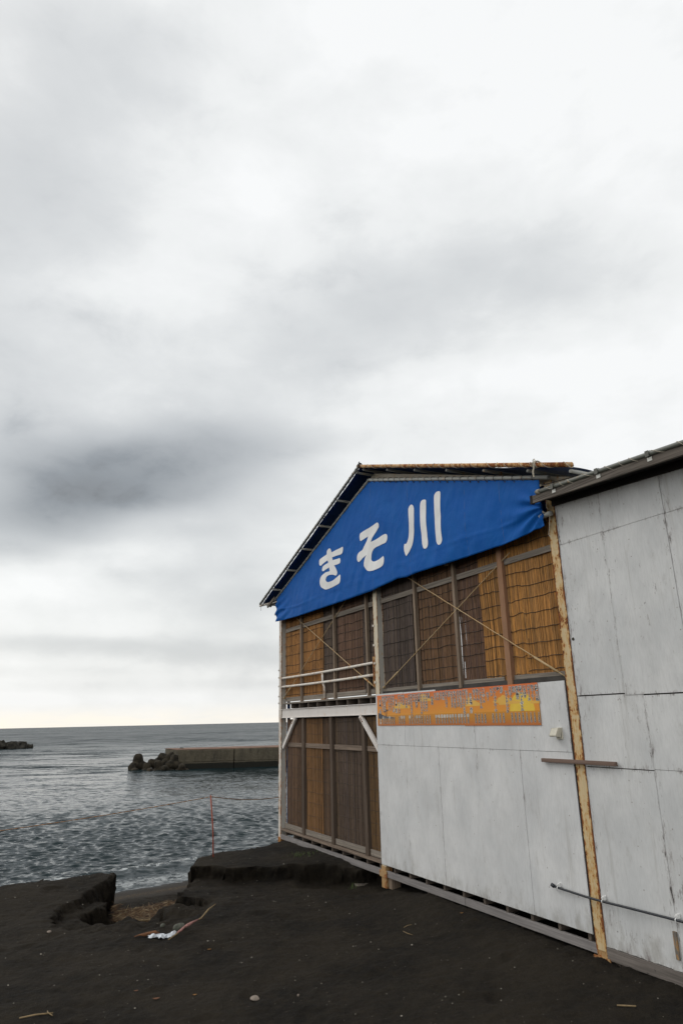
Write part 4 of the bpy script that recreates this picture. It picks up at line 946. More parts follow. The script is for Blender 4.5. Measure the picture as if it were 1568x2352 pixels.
glyphs = {}
def glyph(ch, off):
    if (ch, off) in glyphs: return glyphs[(ch, off)]
    cu = bpy.data.curves.new('glyph', 'FONT'); cu.body = ch; cu.offset = off; cu.resolution_u = 2; ob = bpy.data.objects.new('glyph', cu); C.objects.link(ob)
    dg = bpy.context.evaluated_depsgraph_get(); me = ob.evaluated_get(dg).to_mesh()
    V_ = [(v_.co.x, v_.co.y) for v_ in me.vertices]; F2 = [tuple(p.vertices) for p in me.polygons]
    bpy.data.objects.remove(ob); bpy.data.curves.remove(cu)
    glyphs[(ch, off)] = (V_, F2); return V_, F2
def put(mb, ch, s_, z, wd, ht, off, lay):
    """one character centred on (s, z) in a cell wd x ht"""
    if ch == ' ': return
    V_, F2 = glyph(ch, off)
    if not V_: return
    Vr, _ = glyph(ch, 0.018)
    if ch.isdigit(): x0, x1 = min(a for a, _ in Vr), max(a for a, _ in Vr); cx, cy, em = (x0+x1)/2, .36, .86
    else: cx, cy, em = .5, .36, 1.0
    i0 = len(mb.v)
    for a, b_ in V_:
        a, b_ = (a-cx)/em, (b_-cy)/em
        if ch in 'ー()': a, b_ = b_*.9, -a
        if ch in 'ッャュョィ': a += .12; b_ += .10
        mb.v.append(P(s_-a*wd, MW-.0015-.0004*lay, z+b_*ht))
    mb.f += [tuple(i0+k for k in f) for f in F2]; mb.m += [0]*len(F2)
COLS = [(S1, 100, 295, 110, 540, 'お食事 ご飯', '価格'), (S1, 145, 235, 155, 515, 'ねぎチャーシュー', 'p00'), (S1, 180, 230, 188, 495, 'たこの焼き飯', '800'), (S1, 215, 230, 215, 325, '牛丼', '800'), (S1, 255, 225, 262, 485, 'カレーライス', 'p00'),
 (S1, 292, 220, 298, 485, 'ドライカレー', '800'), (S1, 330, 220, 340, 540, 'おにぎり(3個)', '600'), (S1, 382, 285, 388, 530, 'お食事 麺類', ''), (S1, 425, 215, 437, 535, 'チャーシューメン', '800'), (S1, 465, 205, 468, 375, 'ラーメン', 'p00'), (S1, 505, 205, 510, 390, '焼きそば', 'p00'),
 (S1, 555, 262, 562, 440, 'おつまみ', ''), (S1, 600, 200, 607, 388, 'イカ焼き', 'p00'), (S1, 640, 195, 658, 575, '焼きとうもろこし', '600'), (S1, 685, 195, 690, 330, 'おでん', '600'), (S1, 727, 190, 735, 435, 'とり唐揚げ', 'p00'), (S1, 768, 185, 775, 335, '焼き鳥', 'p00'),
 (S1, 810, 180, 825, 550, 'アメリカンドック', '300'), (S1, 857, 180, 872, 505, 'フランクフルト', '300'), (S1, 903, 175, 915, 505, 'フライドポテト', '300'), (S1, 945, 175, 947, 272, '枝豆', '300'), (S1, 1003, 235, 1010, 385, 'かき氷', ''),
 (S1, 1055, 170, 1062, 300, 'いちご', 'p00'), (S1, 1103, 165, 1110, 305, 'れもん', 'p00'), (S1, 1153, 155, 1158, 290, 'メロン', 'p00'), (S1, 1200, 155, 1205, 300, 'みぞれ', 'p00'), (S1, 1248, 145, 1255, 435, 'ブルーハワイ', 'p00'), (S1, 1297, 145, 1297, 250, '抹茶', 'p00'),
 (S1, 1345, 140, 1355, 435, 'いちごミルク', 'p00'), (S1, 1395, 135, 1407, 445, 'れもんミルク', 'p00'), (S1, 1447, 130, 1460, 425, 'メロンミルク', 'p00'), (S1, 1498, 130, 1510, 440, 'みぞれミルク', 'p00'),
 (S2, 75, 125, 105, 600, 'ブルーハワイミルク', 'p00'), (S2, 130, 120, 148, 395, '抹茶ミルク', 'p00'), (S2, 205, 185, 222, 545, 'お飲み物 お酒', ''), (S2, 265, 115, 278, 320, '生ビール', '700'), (S2, 320, 110, 335, 320, '缶ビール', '400'), (S2, 378, 100, 400, 465, 'ノンアルコール', '300'),
 (S2, 432, 95, 452, 360, 'ハイボール', '600'), (S2, 510, 170, 520, 325, 'サワー', ''), (S2, 572, 90, 580, 245, 'レモン', '500'), (S2, 630, 80, 665, 530, 'グレープフルーツ', '500'), (S2, 693, 75, 697, 140, '梅', '500'), (S2, 757, 70, 765, 195, '巨峰', '500'), (S2, 845, 135, 875, 545, 'ソフトドリンク', ''),
 (S2, 907, 65, 925, 325, 'コカコーラ', '200'), (S2, 972, 60, 978, 180, 'お茶', '200'), (S2, 1037, 55, 1052, 305, '爽健美茶', '200'), (S2, 1098, 45, 1140, 510, '各種ペットボトル', '200'), (S2, 1165, 40, 1185, 275, 'いろはす', '150'), (S2, 1237, 35, 1265, 325, 'バヤリース', '150'),
 (S2, 1305, 35, 1330, 315, '缶コーヒー', '150'), (S2, 1380, 30, 1405, 325, '各種ミニ缶', '150')]
INK = flatm('black_print_ink', (.015, .012, .015)); HALO = flatm('white_print_outline', (.66, .63, .58)); PAPER = flatm('torn_paper_patch', (.45, .42, .37), .8, .25)
wi, bk, pp = MB(), MB(), MB(); ncol = 0
def halo(ch, s_, z, wd, ht):
    for q in range(8):
        a = q*math.pi/4+.2; put(wi, ch, s_+.0048*math.cos(a), z+.0042*math.sin(a), wd, ht, .018, 5+.3*q)
for f, x0, y0, x1, y1, txt, price in COLS:
    sa, za = f(x0, y0); sb, zb = f(x1, y1); s_ = (sa+sb)/2; L_ = len(txt); ht = (za-zb)/L_
    for i, ch in enumerate(txt):
        z = za-ht*(i+.5); halo(ch, s_, z, .062, ht*.98); put(bk, ch, s_, z, .062, ht*.98, .032, 8)
    if price:
        # the price hangs at the same height on the whole board, below its column
        sx_ = s_
        if price == '価格': seq = [('価', .0), ('格', -.05)]
        else: seq = list(zip(price, (.028, -.011, -.052)))
        for i, (ch, z) in enumerate(seq):
            if ch == 'p': 
                r_ = random.Random(ncol); q = [(-.028, -.022), (.026, -.025), (.031, .0), (.024, .021), (.004, .027), (-.027, .018)]
                pp.v += [P(sx_+a*r_.uniform(.8, 1.1), MW-.0015-.0004*6, z+.004+b_*r_.uniform(.8, 1.15)) for a, b_ in q]; k = len(pp.v); pp.f.append(tuple(range(k-6, k))); pp.m.append(0); pp.build('paper_patch', PAPER, MEN); pp = MB(); continue
            halo(ch, sx_, z, .047, .046); put(bk, ch, sx_, z, .047, .046, .032, 8)
    ncol += 1
wo = wi.build('lettering_outline', HALO, MEN); bk.build('lettering', INK, MEN)

# ------------------------------------------------------------------ annex shed on the right
ANX = thing('plywood_shed', P(3, 9, -2.6), 'single-storey white plywood shed with a timber eave in the right foreground', 'shed')
anx = lambda mb, name, mats, **k: mb.build(name, mats, ANX, **k)
def atop(s_): return 2.54-.0645*(6.13-s_)
cs = [(5.425, 6.112), (4.588, 5.420), (3.68, 4.583), (2.77, 3.675), (1.86, 2.765), (.95, 1.855), (.04, .945)]
A0 = W0-.006
sheet(cs[0][0], cs[0][1], 2.032, atop(cs[0][0])+.07, A0, PLY_B, slope=(0, .04), parent=ANX)
sheet(cs[0][0]+.0, cs[0][1], .222, 2.028, A0, PLY_B, parent=ANX, tw=.006)
sheet(cs[1][0], cs[1][1], 2.024, atop(cs[1][0])+.07, A0-.003, PLY_B, parent=ANX)
sheet(cs[1][0], cs[1][1], .200, 2.020, A0-.003, PLY_B, parent=ANX, tw=-.008)
for a, b_ in cs[2:]:
    sheet(a, b_, 2.02, atop(a)+.07, A0, PLY_B, parent=ANX); sheet(a, b_, .195, 2.016, A0, PLY_B, parent=ANX, tw=.005)
sheet(5.190, 6.112, -.552, .208, A0+.004, PLY_B, parent=ANX, tw=-.004, seed=8)
sheet(5.190, 6.112, -2.345, -.562, A0+.002, PLY_B, parent=ANX, notch=.006, tw=.005)
for a, b_ in ((4.28, 5.184), (3.37, 4.275), (2.46, 3.365), (1.55, 2.455), (.64, 1.545)):
    sheet(a, b_, -.545, .186, A0, PLY_B, parent=ANX); sheet(a, b_, -2.35, -.549, A0, PLY_B, parent=ANX, notch=.006)
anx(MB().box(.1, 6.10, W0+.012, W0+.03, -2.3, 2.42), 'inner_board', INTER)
anx(MB().box(.1, 6.115, W0-.012, W0+.07, -2.47, -2.352), 'base_beam', wood('stained_base_wood', (.20, .175, .155), 's', .5), bevel=.004)
anx(MB().box(5.98, 6.07, W0+.02, W0+.2, -2.62, -2.475), 'block', W_dark_w)
# peg hole and bolt plate
anx(MB().tube([P(6.07, A0-.001, .87), P(6.07, A0-.003, .87)], .020, 12), 'knot_hole', WIRE)
mb = MB(); mb.box(5.195, 5.235, A0-.02, A0-.002, -2.245, -2.005); o = anx(mb, 'door_bolt', steel('old_bolt', (.16, .14, .12), .9, False), bevel=.003)
# eave: fascia board, soffit, pipe with clips
def ez(s_): return 2.605-.0585*(6.17-s_)
anx(MB().bar(P(6.17, 5.90, ez(6.17)), P(0, 5.90, ez(0)), n, .035, .095), 'eave_board', W_eave, bevel=.003)
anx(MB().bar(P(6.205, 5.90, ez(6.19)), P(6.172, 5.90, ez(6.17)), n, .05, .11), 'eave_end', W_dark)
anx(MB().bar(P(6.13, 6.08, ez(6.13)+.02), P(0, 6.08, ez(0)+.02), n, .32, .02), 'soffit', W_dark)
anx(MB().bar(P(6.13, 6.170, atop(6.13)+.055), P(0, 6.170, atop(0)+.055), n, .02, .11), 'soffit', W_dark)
mb = MB(); ns = 60
for i in range(121):
    for j in range(2):
        s_ = 6.15-6.1*i/120; w_ = 5.93+j*3.6; mb.v.append(P(s_, w_, ez(s_)+.052+.008*math.sin(i*math.pi/2)+.08*j))
for i in range(120): mb.f.append((2*i, 2*i+1, 2*i+3, 2*i+2)); mb.m.append(0)
anx(mb, 'roof', simple('old_corrugated_sheet', (.22, .21, .2), .6, .3, 3))
A, B = P(6.09, 5.885, ez(6.09)+.075), P(0, 5.885, ez(0)+.075)
pi_ = anx(MB().tube([A.lerp(B, j/10) for j in range(11)], .027, 14), 'eave_pipe', steel('dark_green_grey_pipe', (.13, .135, .115), .15, False, 0, .4), smooth=True)
mb = MB()
ax = (B-A).normalized(); a1 = n; a2 = ax.cross(n); pts = []
for q in range(4*12):
    th = 2*math.pi*q/12; pts.append(A+ax*(.02+.004*q/12*3)+(a1*math.cos(th)+a2*math.sin(th))*.030)
for j in range(26*12+1):
    k = j/12; kk2 = (k+.3*math.sin(k*1.7))/26.6; th = 2*math.pi*k; pts.append((A+ax*.06).lerp(B, max(0, kk2))+(a1*math.cos(th)+a2*math.sin(th))*(.0305+.012*max(0, math.sin(th+2.2))*(.5+.5*math.sin(k*3))))
mb.tube(pts, .0036, 5)
ro = mb.build('lashing', ROPE_L, ANX); ro.parent = pi_; ro.location = ro.location-pi_.location
for k, s_ in enumerate((5.79, 5.10, 4.42, 3.75, 3.1, 2.4)):
    mb = MB(); z = ez(s_)+.075
    mb.ring(P(s_-.016, 5.885, z), u, .033, .004, 14); mb.ring(P(s_+.016, 5.885, z), u, .033, .004, 14); mb.box(s_-.022, s_+.022, 5.845, 5.852, z-.035, z+.03)
    o = anx(mb, 'pipe_clip', DARKM)
    q = MB().box(s_-.03, s_+.026, 5.876, 5.880, z-.078, z-.036).build('clip_plate', STICKER, ANX); q.parent = o; q.location = q.location-o.location
anx(MB().tube([P(6.16, 6.1, 2.83), P(5.60, 6.20, 2.80)], .006, 6), 'stay_wire', ROPE_D)

# ------------------------------------------------------------------ things fixed across both buildings
mb = MB().bar(P(6.757, 6.155, -.510), P(5.635, 6.155, -.510), n, .045, .042)
o = mb.build('wooden_batten', W_plank, bevel=.003); tag(o, 'short brown timber batten spanning the rusty post between hut and shed', 'batten')
CAB = thing('cable_conduit', P(5.5, 6.14, -1.95), 'thin black conduit slanting across the lower white panels and the rusty post', 'conduit')
pts = [P(6.785-k*.13, 6.142+(.004*math.sin(k)), -1.885-.0012*k-.012*math.sin(k*.35)) for k in range(30)]
MB().tube(pts, .0125, 10).build('conduit', BLACKP, CAB, smooth=True)
MB().tube([P(6.80, 6.142, -1.872), P(6.762, 6.142, -1.885)], .021, 8).build('end_cap', BLACKP, CAB, smooth=True)
for s_ in (6.70, 6.045, 5.14, 4.2, 3.4):
    k = min(range(30), key=lambda i: abs((6.785-i*.13)-s_)); z = -1.885-.0012*k-.012*math.sin(k*.35)
    mb = MB(); mb.ring(P(s_, 6.142, z), u, .0165, .006, 10); mb.box(s_-.012, s_+.012, 6.15, 6.19, z+.012, z+.05); mb.tube([P(s_, 6.145, z+.035), P(s_, 6.13, z+.035)], .008, 8)
    mb.build('cable_clip', WHITEP, CAB)

# ------------------------------------------------------------------ rope barrier on the ridge
px, py = -2.59, 14.42; gz = gh(px, py)
tag(MB().tube([Vector((px, py, gz-.25)), Vector((px-.03, py, gz+.45)), Vector((px-.10, py+.02, gz+1.10))], .0135, 10).build('barrier_stake', ORANGE, smooth=True),
    'thin faded orange stake standing in the sand ridge by the water', 'stake')
topp = Vector((px-.10, py+.02, gz+1.07))
def rope(a, b_, sg, r, turns, name, label):
    mb = MB(); N = 160; L_ = (b_-a).length
    for st in (0, 1):
        pts = []
        for j in range(N+1):
            k = j/N; c_ = a.lerp(b_, k)+Vector((0, 0, -sg*4*k*(1-k))); th = turns*2*math.pi*k+st*math.pi
            sd__ = Vector((-(b_-a).y, (b_-a).x, 0)).normalized(); pts.append(c_+sd__*math.cos(th)*r*.55+Vector((0, 0, 1))*math.sin(th)*r*.55)
        mb.tube(pts, r*.62, 5)
    tag(mb.build(name, ROPE_O, smooth=True), label, 'rope')
rope(topp, Vector((-14.5, 8.9, .95)), .30, .0085, 60, 'barrier_rope', 'long sagging orange rope running left from the stake over the sea')
rope(topp+Vector((.02, 0, 0)), P(15.42, 6.22, -1.62), .05, .0085, 16, 'barrier_rope', 'short orange rope between the stake and the hut corner post')

# ------------------------------------------------------------------ breakwater and tetrapods
m, t_, b = mat('stained_concrete', 0.9, 0.2); v = wpos(t_)
a1_ = t_.noise(v, .35, 6, .65); a2_ = t_.noise(scaled(t_, v, (2, 2, .5)), 1.3, 6, .7); a3_ = t_.noise(v, 9, 5, .6)
zs_ = t_.new('ShaderNodeSeparateXYZ'); t_.put(zs_.inputs[0], v)
c = t_.mix(t_.ramp(a1_, .35, .65), (0.105, 0.090, 0.062), (0.062, 0.053, 0.036)); c = t_.mix(t_.ramp(a2_, .42, .7, 0, .8), c, (0.03, 0.027, 0.020)); c = t_.mix(t_.ramp(a3_, .4, .8, 0, .3), c, (.18, .16, .12))
wl = t_.ramp(t_.math('ADD', zs_.outputs[2], t_.math('MULTIPLY', a2_, .35)), -.48, -.62)   # tide-mark of weed
c = t_.mix(wl, c, (0.012, 0.012, 0.009)); t_.put(b.inputs['Base Color'], c); t_.put(b.inputs['Normal'], t_.bump(a3_, .5, .03)); CONC = m
BW0 = Vector((-15.0, 64.0, 0)); BW1 = Vector((11, 67.5, 0)); dirb = (BW1-BW0).normalized(); back = Vector((-2.25, 4.5, 0))
BKW = thing('breakwater', BW0+(BW1-BW0)*.4+Vector((0, 0, -1.6)), 'low grey concrete breakwater wall standing in the sea behind the stake', 'breakwater')
cuts = [0, .19, .40, .62, .82, 1.0]
for k in range(5):
    a, b_ = BW0.lerp(BW1, cuts[k]+.0012), BW0.lerp(BW1, cuts[k+1]-.0012); jt = Vector((.0, .02*(k % 2), .015*(k % 2)))
    mb = MB(); zt, zb, zm = EYE-2.22, EYE-5.0, EYE-3.25
    i = [a, b_, b_+back, a+back]
    inw = Vector((0, .10, 0))
    mb.hexa([Vector((p.x, p.y, zb))-(inw*1.2 if q < 2 else -inw) for q, p in enumerate(i)]+[Vector((p.x, p.y, zm))-(inw*.6 if q < 2 else -inw) for q, p in enumerate(i)])
    mb.hexa([Vector((p.x, p.y, zm+.002))+(inw*.3 if q < 2 else -inw*0) for q, p in enumerate(i)]+[Vector((p.x, p.y, zt))+jt+(inw if q < 2 else -inw*0) for q, p in enumerate(i)])
    mb.build('wall_section', CONC, BKW, bevel=.06)
TOPC = simple('brown_crest_concrete', (.15, .085, .055), .9, .35, 1.5)
mb = MB(); a, b_ = BW0, BW1; mb.hexa([Vector((p.x, p.y, EYE-2.20)) for p in (a+Vector((0, .25, 0)), b_+Vector((0, .25, 0)), b_+back, a+back)]+[Vector((p.x, p.y, EYE-2.15)) for p in (a+Vector((0, .25, 0)), b_+Vector((0, .25, 0)), b_+back, a+back)])
mb.build('crest_slab', TOPC, BKW)
def tetra_mesh(name, m_, L=1.0, seed=0):
    """four blunt tapering legs meeting at the centre"""
    rr = random.Random(seed); mb = MB(); dirs = [Vector((0, 0, 1)), Vector((.943, 0, -.333)), Vector((-.471, .816, -.333)), Vector((-.471, -.816, -.333))]
    for d_ in dirs:
        prof = [(0, .52), (.25, .52), (.70, .45), (.88, .38), (.98, .27), (1.02, .03)]
        mb.tube([d_*p_*L for p_, _ in prof], [r*L*rr.uniform(.96, 1.04) for _, r in prof], 14, cap=True)
    return mb.build(name, m_, smooth=True, origin=Vector((0, 0, 0)))
tp = tetra_mesh('tetrapod', ALGAE, 1.0, 1)
TP = [(-18.9, 65.6, -3.40, .92, (0, 0, 0), 'upright leg at the seaward tip of the pile, standing alone like a blunt cone'), (-19.0, 64.6, -4.0, .7, (80, 20, 40), 'lowest tetrapod beside the water at the left end of the pile'),
 (-17.8, 64.6, -3.95, .75, (110, 30, 10), 'flat-lying tetrapod just right of the upright one'), (-17.3, 65.9, -3.45, .8, (60, 80, 20), 'tetrapod in the middle row behind the flat-lying one'),
 (-16.6, 64.4, -3.75, .75, (100, 10, 70), 'pale-topped tetrapod in the middle of the waterline row'), (-16.3, 65.7, -3.15, .92, (50, 200, 10), 'largest round-headed tetrapod high on the pile'),
 (-15.7, 63.2, -4.0, .72, (70, 60, 200), 'waterline tetrapod below the breakwater corner'), (-15.3, 67.2, -2.75, .75, (20, 140, 0), 'topmost dark tetrapod behind the pile'),
 (-15.3, 64.0, -3.35, .8, (120, 40, 100), 'tetrapod leaning against the corner of the breakwater'), (-14.3, 63.0, -3.95, .7, (140, 20, 30), 'small tetrapod at the foot of the breakwater wall'),
 (-17.0, 63.3, -4.1, .68, (45, 90, 60), 'half-sunk tetrapod in front of the pile')]
for k, (x, y, z, sc_, ro_, lb) in enumerate(TP):
    o = tp if k == 0 else tp.copy()
    if k: C.objects.link(o)
    o.location = (x, y, z+EYE); o.scale = (sc_,)*3; o.rotation_euler = tuple(R(a) for a in ro_); tag(o, lb, 'tetrapod', 'tetrapods piled at the breakwater end')
# low rubble breakwater far out on the left
def block_mesh(seed):
    rr = random.Random(seed); bm_ = MB(); dirs = [Vector((rr.gauss(0, 1), rr.gauss(0, 1), rr.gauss(0, 1))).normalized() for _ in range(26)]
    import bmesh
    b_ = bmesh.new()
    for d_ in dirs: b_.verts.new(d_*rr.uniform(.75, 1.1))
    bmesh.ops.convex_hull(b_, input=b_.verts); me = bpy.data.meshes.new('breakwater_rock'); b_.to_mesh(me); b_.free(); me.materials.append(RUBBLE); return me
blk = [block_mesh(s_) for s_ in (1, 2, 3, 4)]
rb = random.Random(12); DESC = ['low', 'squat', 'jagged', 'dark', 'tall', 'tilted', 'blunt', 'narrow']
for k in range(22):
    f = k/21; x = -61.0-f*9; hgt = 1.6-1.4*max(0, 1-f*2.6)**.8
    o = bpy.data.objects.new('breakwater_rock', blk[k % 4]); C.objects.link(o); lift = rb.random()
    o.location = (x+rb.uniform(-.5, .5), 138+rb.uniform(-2, 2), EYE-3.9+max(0, hgt-1.3)*lift+.3); s_ = rb.uniform(.9, 1.4)*(1 if f > .15 else .75)
    o.scale = (s_, s_*rb.uniform(.8, 1.2), s_*rb.uniform(.7, 1.1)); o.rotation_euler = (rb.uniform(0, 3), rb.uniform(0, 3), rb.uniform(0, 3))
    tag(o, 'dark concrete block in the low breakwater far out at the left edge of the sea', 'rock', 'blocks of the far breakwater')
# ------------------------------------------------------------------ things lying on the beach
STRAW = bpy.data.materials.new('dry_reed_straw'); STRAW.use_nodes = True; t_ = NT(STRAW.node_tree); b = t_.n['Principled BSDF']
t_.put(b.inputs['Base Color'], attr(t_, 'reed').outputs['Color']); b.inputs['Roughness'].default_value = .8
mb = MB(); cc = []; rs = random.Random(3)
for k in range(11000):
    a_, c_ = rs.random(), rs.random()
    x = -4.25+1.45*a_; yn, yf = max(12.72, 13.1-(x+4.19)*.9), 13.32+(x+4.19)*.82; y = yn+(yf-yn)*c_
    if rs.random() > .35+.65*min(1, 4*c_*(1-c_)): continue
    z = gh(x, y) if False else None
    mb_i = (x, y, rs)
    th = rs.gauss(.75, .9); L_ = .03+.16*rs.random()**2; r = rs.uniform(.0012, .0038); zl = rs.random()
    d_ = Vector((math.cos(th), math.sin(th), rs.gauss(0, .16)))*L_
    tone = rs.random(); col = (.17, .10, .045) if tone < .4 else ((.07, .038, .02) if tone < .86 else (.34, .26, .15)); g = rs.uniform(.6, 1.2)
    mb.att.setdefault('s', []).append((x, y, d_, r, zl, tuple(q*g for q in col)))
xs = np.array([[q[0] for q in mb.att['s']]]); ys = np.array([[q[1] for q in mb.att['s']]]); zs = ground(xs, ys)[0][0]
for (x, y, d_, r, zl, col), z in zip(mb.att['s'], zs):
    if z > -2.98: continue
    a = Vector((x, y, z+EYE+.004+zl*.05)); i0 = len(mb.v); sd_ = Vector((-d_.y, d_.x, 0)).normalized()*r; up = Vector((0, 0, r*1.4))
    for p in (a, a+d_): mb.v += [p+sd_, p+up, p-sd_]; cc += [(*col, 1)]*3
    for e in ((0, 1, 4, 3), (1, 2, 5, 4), (2, 0, 3, 5)): mb.f.append(tuple(i0+q for q in e)); mb.m.append(0)
if mb.f: o = mb.build('straw_litter', STRAW, attrs={'reed': ('FLOAT_COLOR', cc)}, kind='stuff'); o['label'] = 'washed-up straw and reed bits heaped in the gap of the sand ridge'; o['category'] = 'straw'
def lay(pts, r, m_, name, label, cat, lift=.01, k=7):
    P_ = [Vector((x, y, gh(x, y)+lift+dz)) for x, y, dz in pts]; return tag(MB().tube(P_, r, k).build(name, m_, smooth=True), label, cat)
BRANCH = simple('bleached_branch', (.21, .15, .075), .8, .25, 20); PINK = simple('faded_pink_cloth', (.30, .15, .13), .85, .3, 25); HUSK = simple('brown_husk', (.13, .055, .022), .8, .3, 25)
BAGM = simple('crumpled_white_plastic', (.62, .65, .68), .45, .08, 30); STN = simple('grey_green_stone', (.075, .078, .060), .8, .3, 25); PAL = simple('pale_flat_stone', (.22, .18, .145), .85, .3, 20)
st = thing('driftwood_branch', Vector((-2.2, 10.3, gh(-2.2, 10.3))), 'crooked pale branch wound with faded pink cloth at the gully edge', 'branch')
bp = [(-2.28, 9.70, 0), (-2.20, 9.86, .02), (-2.16, 10.02, .03), (-2.08, 10.22, .05), (-2.02, 10.42, .04), (-1.96, 10.62, .09), (-1.90, 10.82, .12)]
PB = [Vector((x, y, gh(x, y)+.025+dz)) for x, y, dz in bp]; MB().tube(PB, [.006, .008, .009, .009, .010, .011, .006], 8).build('wood', BRANCH, st, smooth=True)
mb = MB(); Q = PB[1:5]; mb.tube([q+Vector((rnd.uniform(-.015, .015), rnd.uniform(-.02, .02), .006)) for q in [Q[0], Q[0].lerp(Q[1], .5), Q[1], Q[1].lerp(Q[2], .5), Q[2], Q[2].lerp(Q[3], .6)]], [.009, .017, .013, .021, .015, .008], 8); mb.build('cloth_strip', PINK, st, smooth=True)
# crumpled bag
mb = MB(); N_ = 26
for i in range(N_+1):
    for j in range(13):
        a, b_ = i/N_, j/12; x = -2.56+a*.32; y = 9.78+b_*.11+a*.10; z = gh(x, y)+.008+.055*abs(noise.noise(Vector((a*7, b_*5, 2))))+.02*math.sin(b_*3.14)
        wv = .5+.5*math.sin(a*3.14); mb.v.append(Vector((x+.025*noise.noise(Vector((a*9, b_*9, 7))), 9.83+a*.11+(b_-.5)*(.02+.11*abs(math.sin(a*8+1)))*wv*1.1, z)))
for i in range(N_):
    for j in range(12): q = i*13+j; mb.f.append((q, q+13, q+14, q+1)); mb.m.append(0)
tag(mb.build('plastic_bag', BAGM), 'crumpled white plastic bag lying beside the branch', 'bag')
lay([(-2.74, 9.82, 0), (-2.68, 9.85, .012), (-2.62, 9.90, .018), (-2.56, 9.92, .03), (-2.51, 9.95, .026), (-2.46, 9.98, .01)], [.006, .010, .024, .018, .026, .007], HUSK, 'palm_husk', 'brown husk of dried leaf beside the white plastic bag', 'leaf husk')
def stone(x, y, r, m_, label, flat=.6, seed=1, name='stone', cat='stone'):
    me = blk[seed % 4].copy(); me.materials.clear(); me.materials.append(m_); o = bpy.data.objects.new(name, me); C.objects.link(o); o.location = (x, y, gh(x, y)+r*flat*.45); o.scale = (r, r*.8, r*flat)
    o.rotation_euler = (0, 0, seed*1.3); sb = o.modifiers.new('round', 'SUBSURF'); sb.levels = 2; sb.render_levels = 2; return tag(o, label, cat)
stone(-2.26, 10.20, .115, STN, 'rounded grey-green stone half buried beside the branch', .7, 1)
stone(-2.50, 10.30, .05, STN, 'small grey stone left of the rounded grey-green one', .7, 3)
stone(-.97, 7.91, .065, PAL, 'pale flat stone on the dark sand in the near foreground', .35, 2)
stone(-3.98, 10.22, .035, PAL, 'small whitish pebble just in front of the dark hollow at the left rim', .7, 0)
stone(2.74, 8.26, .030, PAL, 'cream pebble lying right of the yellowed post foot', .7, 1)
stone(-.54, 7.96, .020, PAL, 'tiny ochre pebble right of the pale flat stone', .8, 3)
lay([(-3.12, 7.48, 0), (-3.0, 7.54, .01), (-2.86, 7.62, .0)], .007, BRANCH, 'dry_stick', 'straight dry stick in the lower left corner of the sand', 'stick')
lay([(-2.84, 7.56, 0), (-2.90, 7.60, .01), (-2.93, 7.66, .0)], .005, BRANCH, 'dry_stick', 'short forked twig touching the lower left stick', 'stick')
lay([(2.40, 7.26, 0), (2.53, 7.15, .005)], .007, BRANCH, 'dry_stick', 'short yellow stick in the lower right foreground', 'stick')
lay([(2.10, 9.55, 0), (2.36, 9.48, .005)], .010, W_dark_w, 'wood_splinter', 'dark wooden splinter lying just below the hut floor beam', 'wood')
lay([(-3.75, 12.72, .05), (-3.4, 12.76, .06), (-3.12, 12.84, .06)], .010, BRANCH, 'reed_stalk', 'long pale reed stalk along the near edge of the straw', 'reed')
for (x, y), lb in (((.74, 10.17), 'pale twig lying crosswise in the middle of the sand'), ((.72, 9.90), 'smaller bent twig just below the crosswise one'), ((2.6, 8.75), 'thin twig near the yellowed post foot')):
    tw_ = rnd.uniform(-.06, .09); lay([(x-.05, y+tw_, 0), (x, y+rnd.uniform(-.02, .02), .008), (x+.06, y-tw_*.7, 0)], .0035, BRANCH, 'twig', lb, 'twig')
LEAF = simple('dry_brown_leaf', (.14, .065, .035), .8, .3, 25); LEAFO = simple('dry_orange_leaf', (.22, .11, .035), .8, .3, 25)
for x, y, r, m_, lb in ((-1.94, 7.86, .045, LEAF, 'curled brown leaf at the lower left of the sand'), (-1.58, 7.97, .028, LEAFO, 'small orange leaf right of the curled brown leaf'), (-1.73, 9.51, .032, LEAFO, 'small orange leaf below the branch'), (1.47, 10.21, .030, LEAFO, 'orange leaf on the sand near the floor beam'), (-2.2, 8.07, .03, LEAF, 'dark red leaf left of the curled brown one')):
    r *= .75; mb = MB()
    for i in range(7):
        a = i/6; wd = math.sin(math.pi*min(1, a*.95+.03)); c_ = Vector((x+(a-.5)*2*r, y+(a-.5)*r*.5, gh(x, y)+.008+.35*r*(a-.5)**2*4)); mb.v += [c_+Vector((-.1, 1, .35))*r*.55*wd, c_+Vector((0, 0, -.1*r)), c_+Vector((.1, -1, .35))*r*.55*wd]
    for i in range(6):
        for j in (0, 1): q = i*3+j; mb.f.append((q, q+3, q+4, q+1)); mb.m.append(0)
    o = tag(mb.build('dry_leaf', m_), lb, 'leaf'); so_ = o.modifiers.new('t', 'SOLIDIFY'); so_.thickness = .002
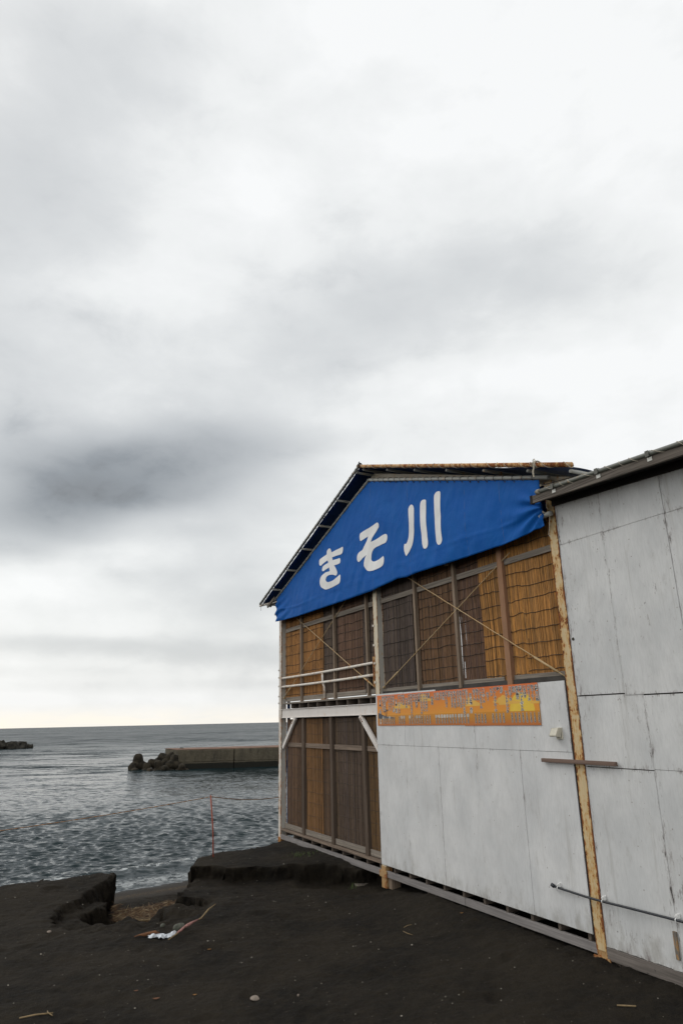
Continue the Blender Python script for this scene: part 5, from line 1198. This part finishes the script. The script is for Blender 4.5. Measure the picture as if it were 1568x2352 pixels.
# shell and pebble crumbs
SHELL = simple('shell_crumb', (.34, .31, .26), .8, .45, 9)
mb = MB(); rs = random.Random(8); pts = [(rs.uniform(-6.5, 4), 6.9+8*rs.random()**1.4) for _ in range(520)]; zs = ground(np.array([[p[0] for p in pts]]), np.array([[p[1] for p in pts]]))[0][0]
for (x, y), z in zip(pts, zs):
    if z < -2.76 or -.6*x+.8*y > 13.2: continue
    r = .0035+.009*rs.random()**4; c_ = Vector((x, y, z+EYE+r*.3)); i0 = len(mb.v)
    for d_ in ((1, 0, 0), (0, 1, 0), (-1, 0, 0), (0, -1, 0), (0, 0, .8), (0, 0, -.5)): mb.v.append(c_+Vector(d_)*r*rs.uniform(.6, 1.3))
    for a, b_ in ((0, 1), (1, 2), (2, 3), (3, 0)): mb.f += [(i0+a, i0+b_, i0+4), (i0+b_, i0+a, i0+5)]; mb.m += [0, 0]
o = mb.build('shell_crumbs', SHELL, kind='stuff'); o['label'] = 'pale shell and pebble crumbs scattered over the dark sand'; o['category'] = 'shell crumbs'
# grass tuft by the hut
GR = simple('beach_grass', (.055, .085, .02), .7, .4, 30)
for (gx, gy, N_, hh, lb) in ((-.85, 14.35, 70, .10, 'low green grass tuft on the ridge under the hut corner'), (.02, 13.15, 12, .12, 'thin grass sprout below the middle of the hut beam')):
    mb = MB(); rs = random.Random(int(hh*100))
    for k in range(N_):
        x = gx+rs.gauss(0, .17 if N_ > 20 else .03); y = gy+rs.gauss(0, .10 if N_ > 20 else .03); z = gh(x, y); th = rs.uniform(0, 6.28); L_ = hh*rs.uniform(.4, 1.1); d_ = Vector((math.cos(th), math.sin(th), 0))
        a = Vector((x, y, z-.005)); s2 = Vector((-d_.y, d_.x, 0))*.004; mid = a+d_*L_*.35+Vector((0, 0, L_*.6)); tip = a+d_*L_*.9+Vector((0, 0, L_*.8)); i0 = len(mb.v)
        mb.v += [a-s2, a+s2, mid+s2*.7, mid-s2*.7, tip]; mb.f += [(i0, i0+1, i0+2, i0+3), (i0+3, i0+2, i0+4)]; mb.m += [0, 0]
    tag(mb.build('grass_tuft', GR), lb, 'grass')
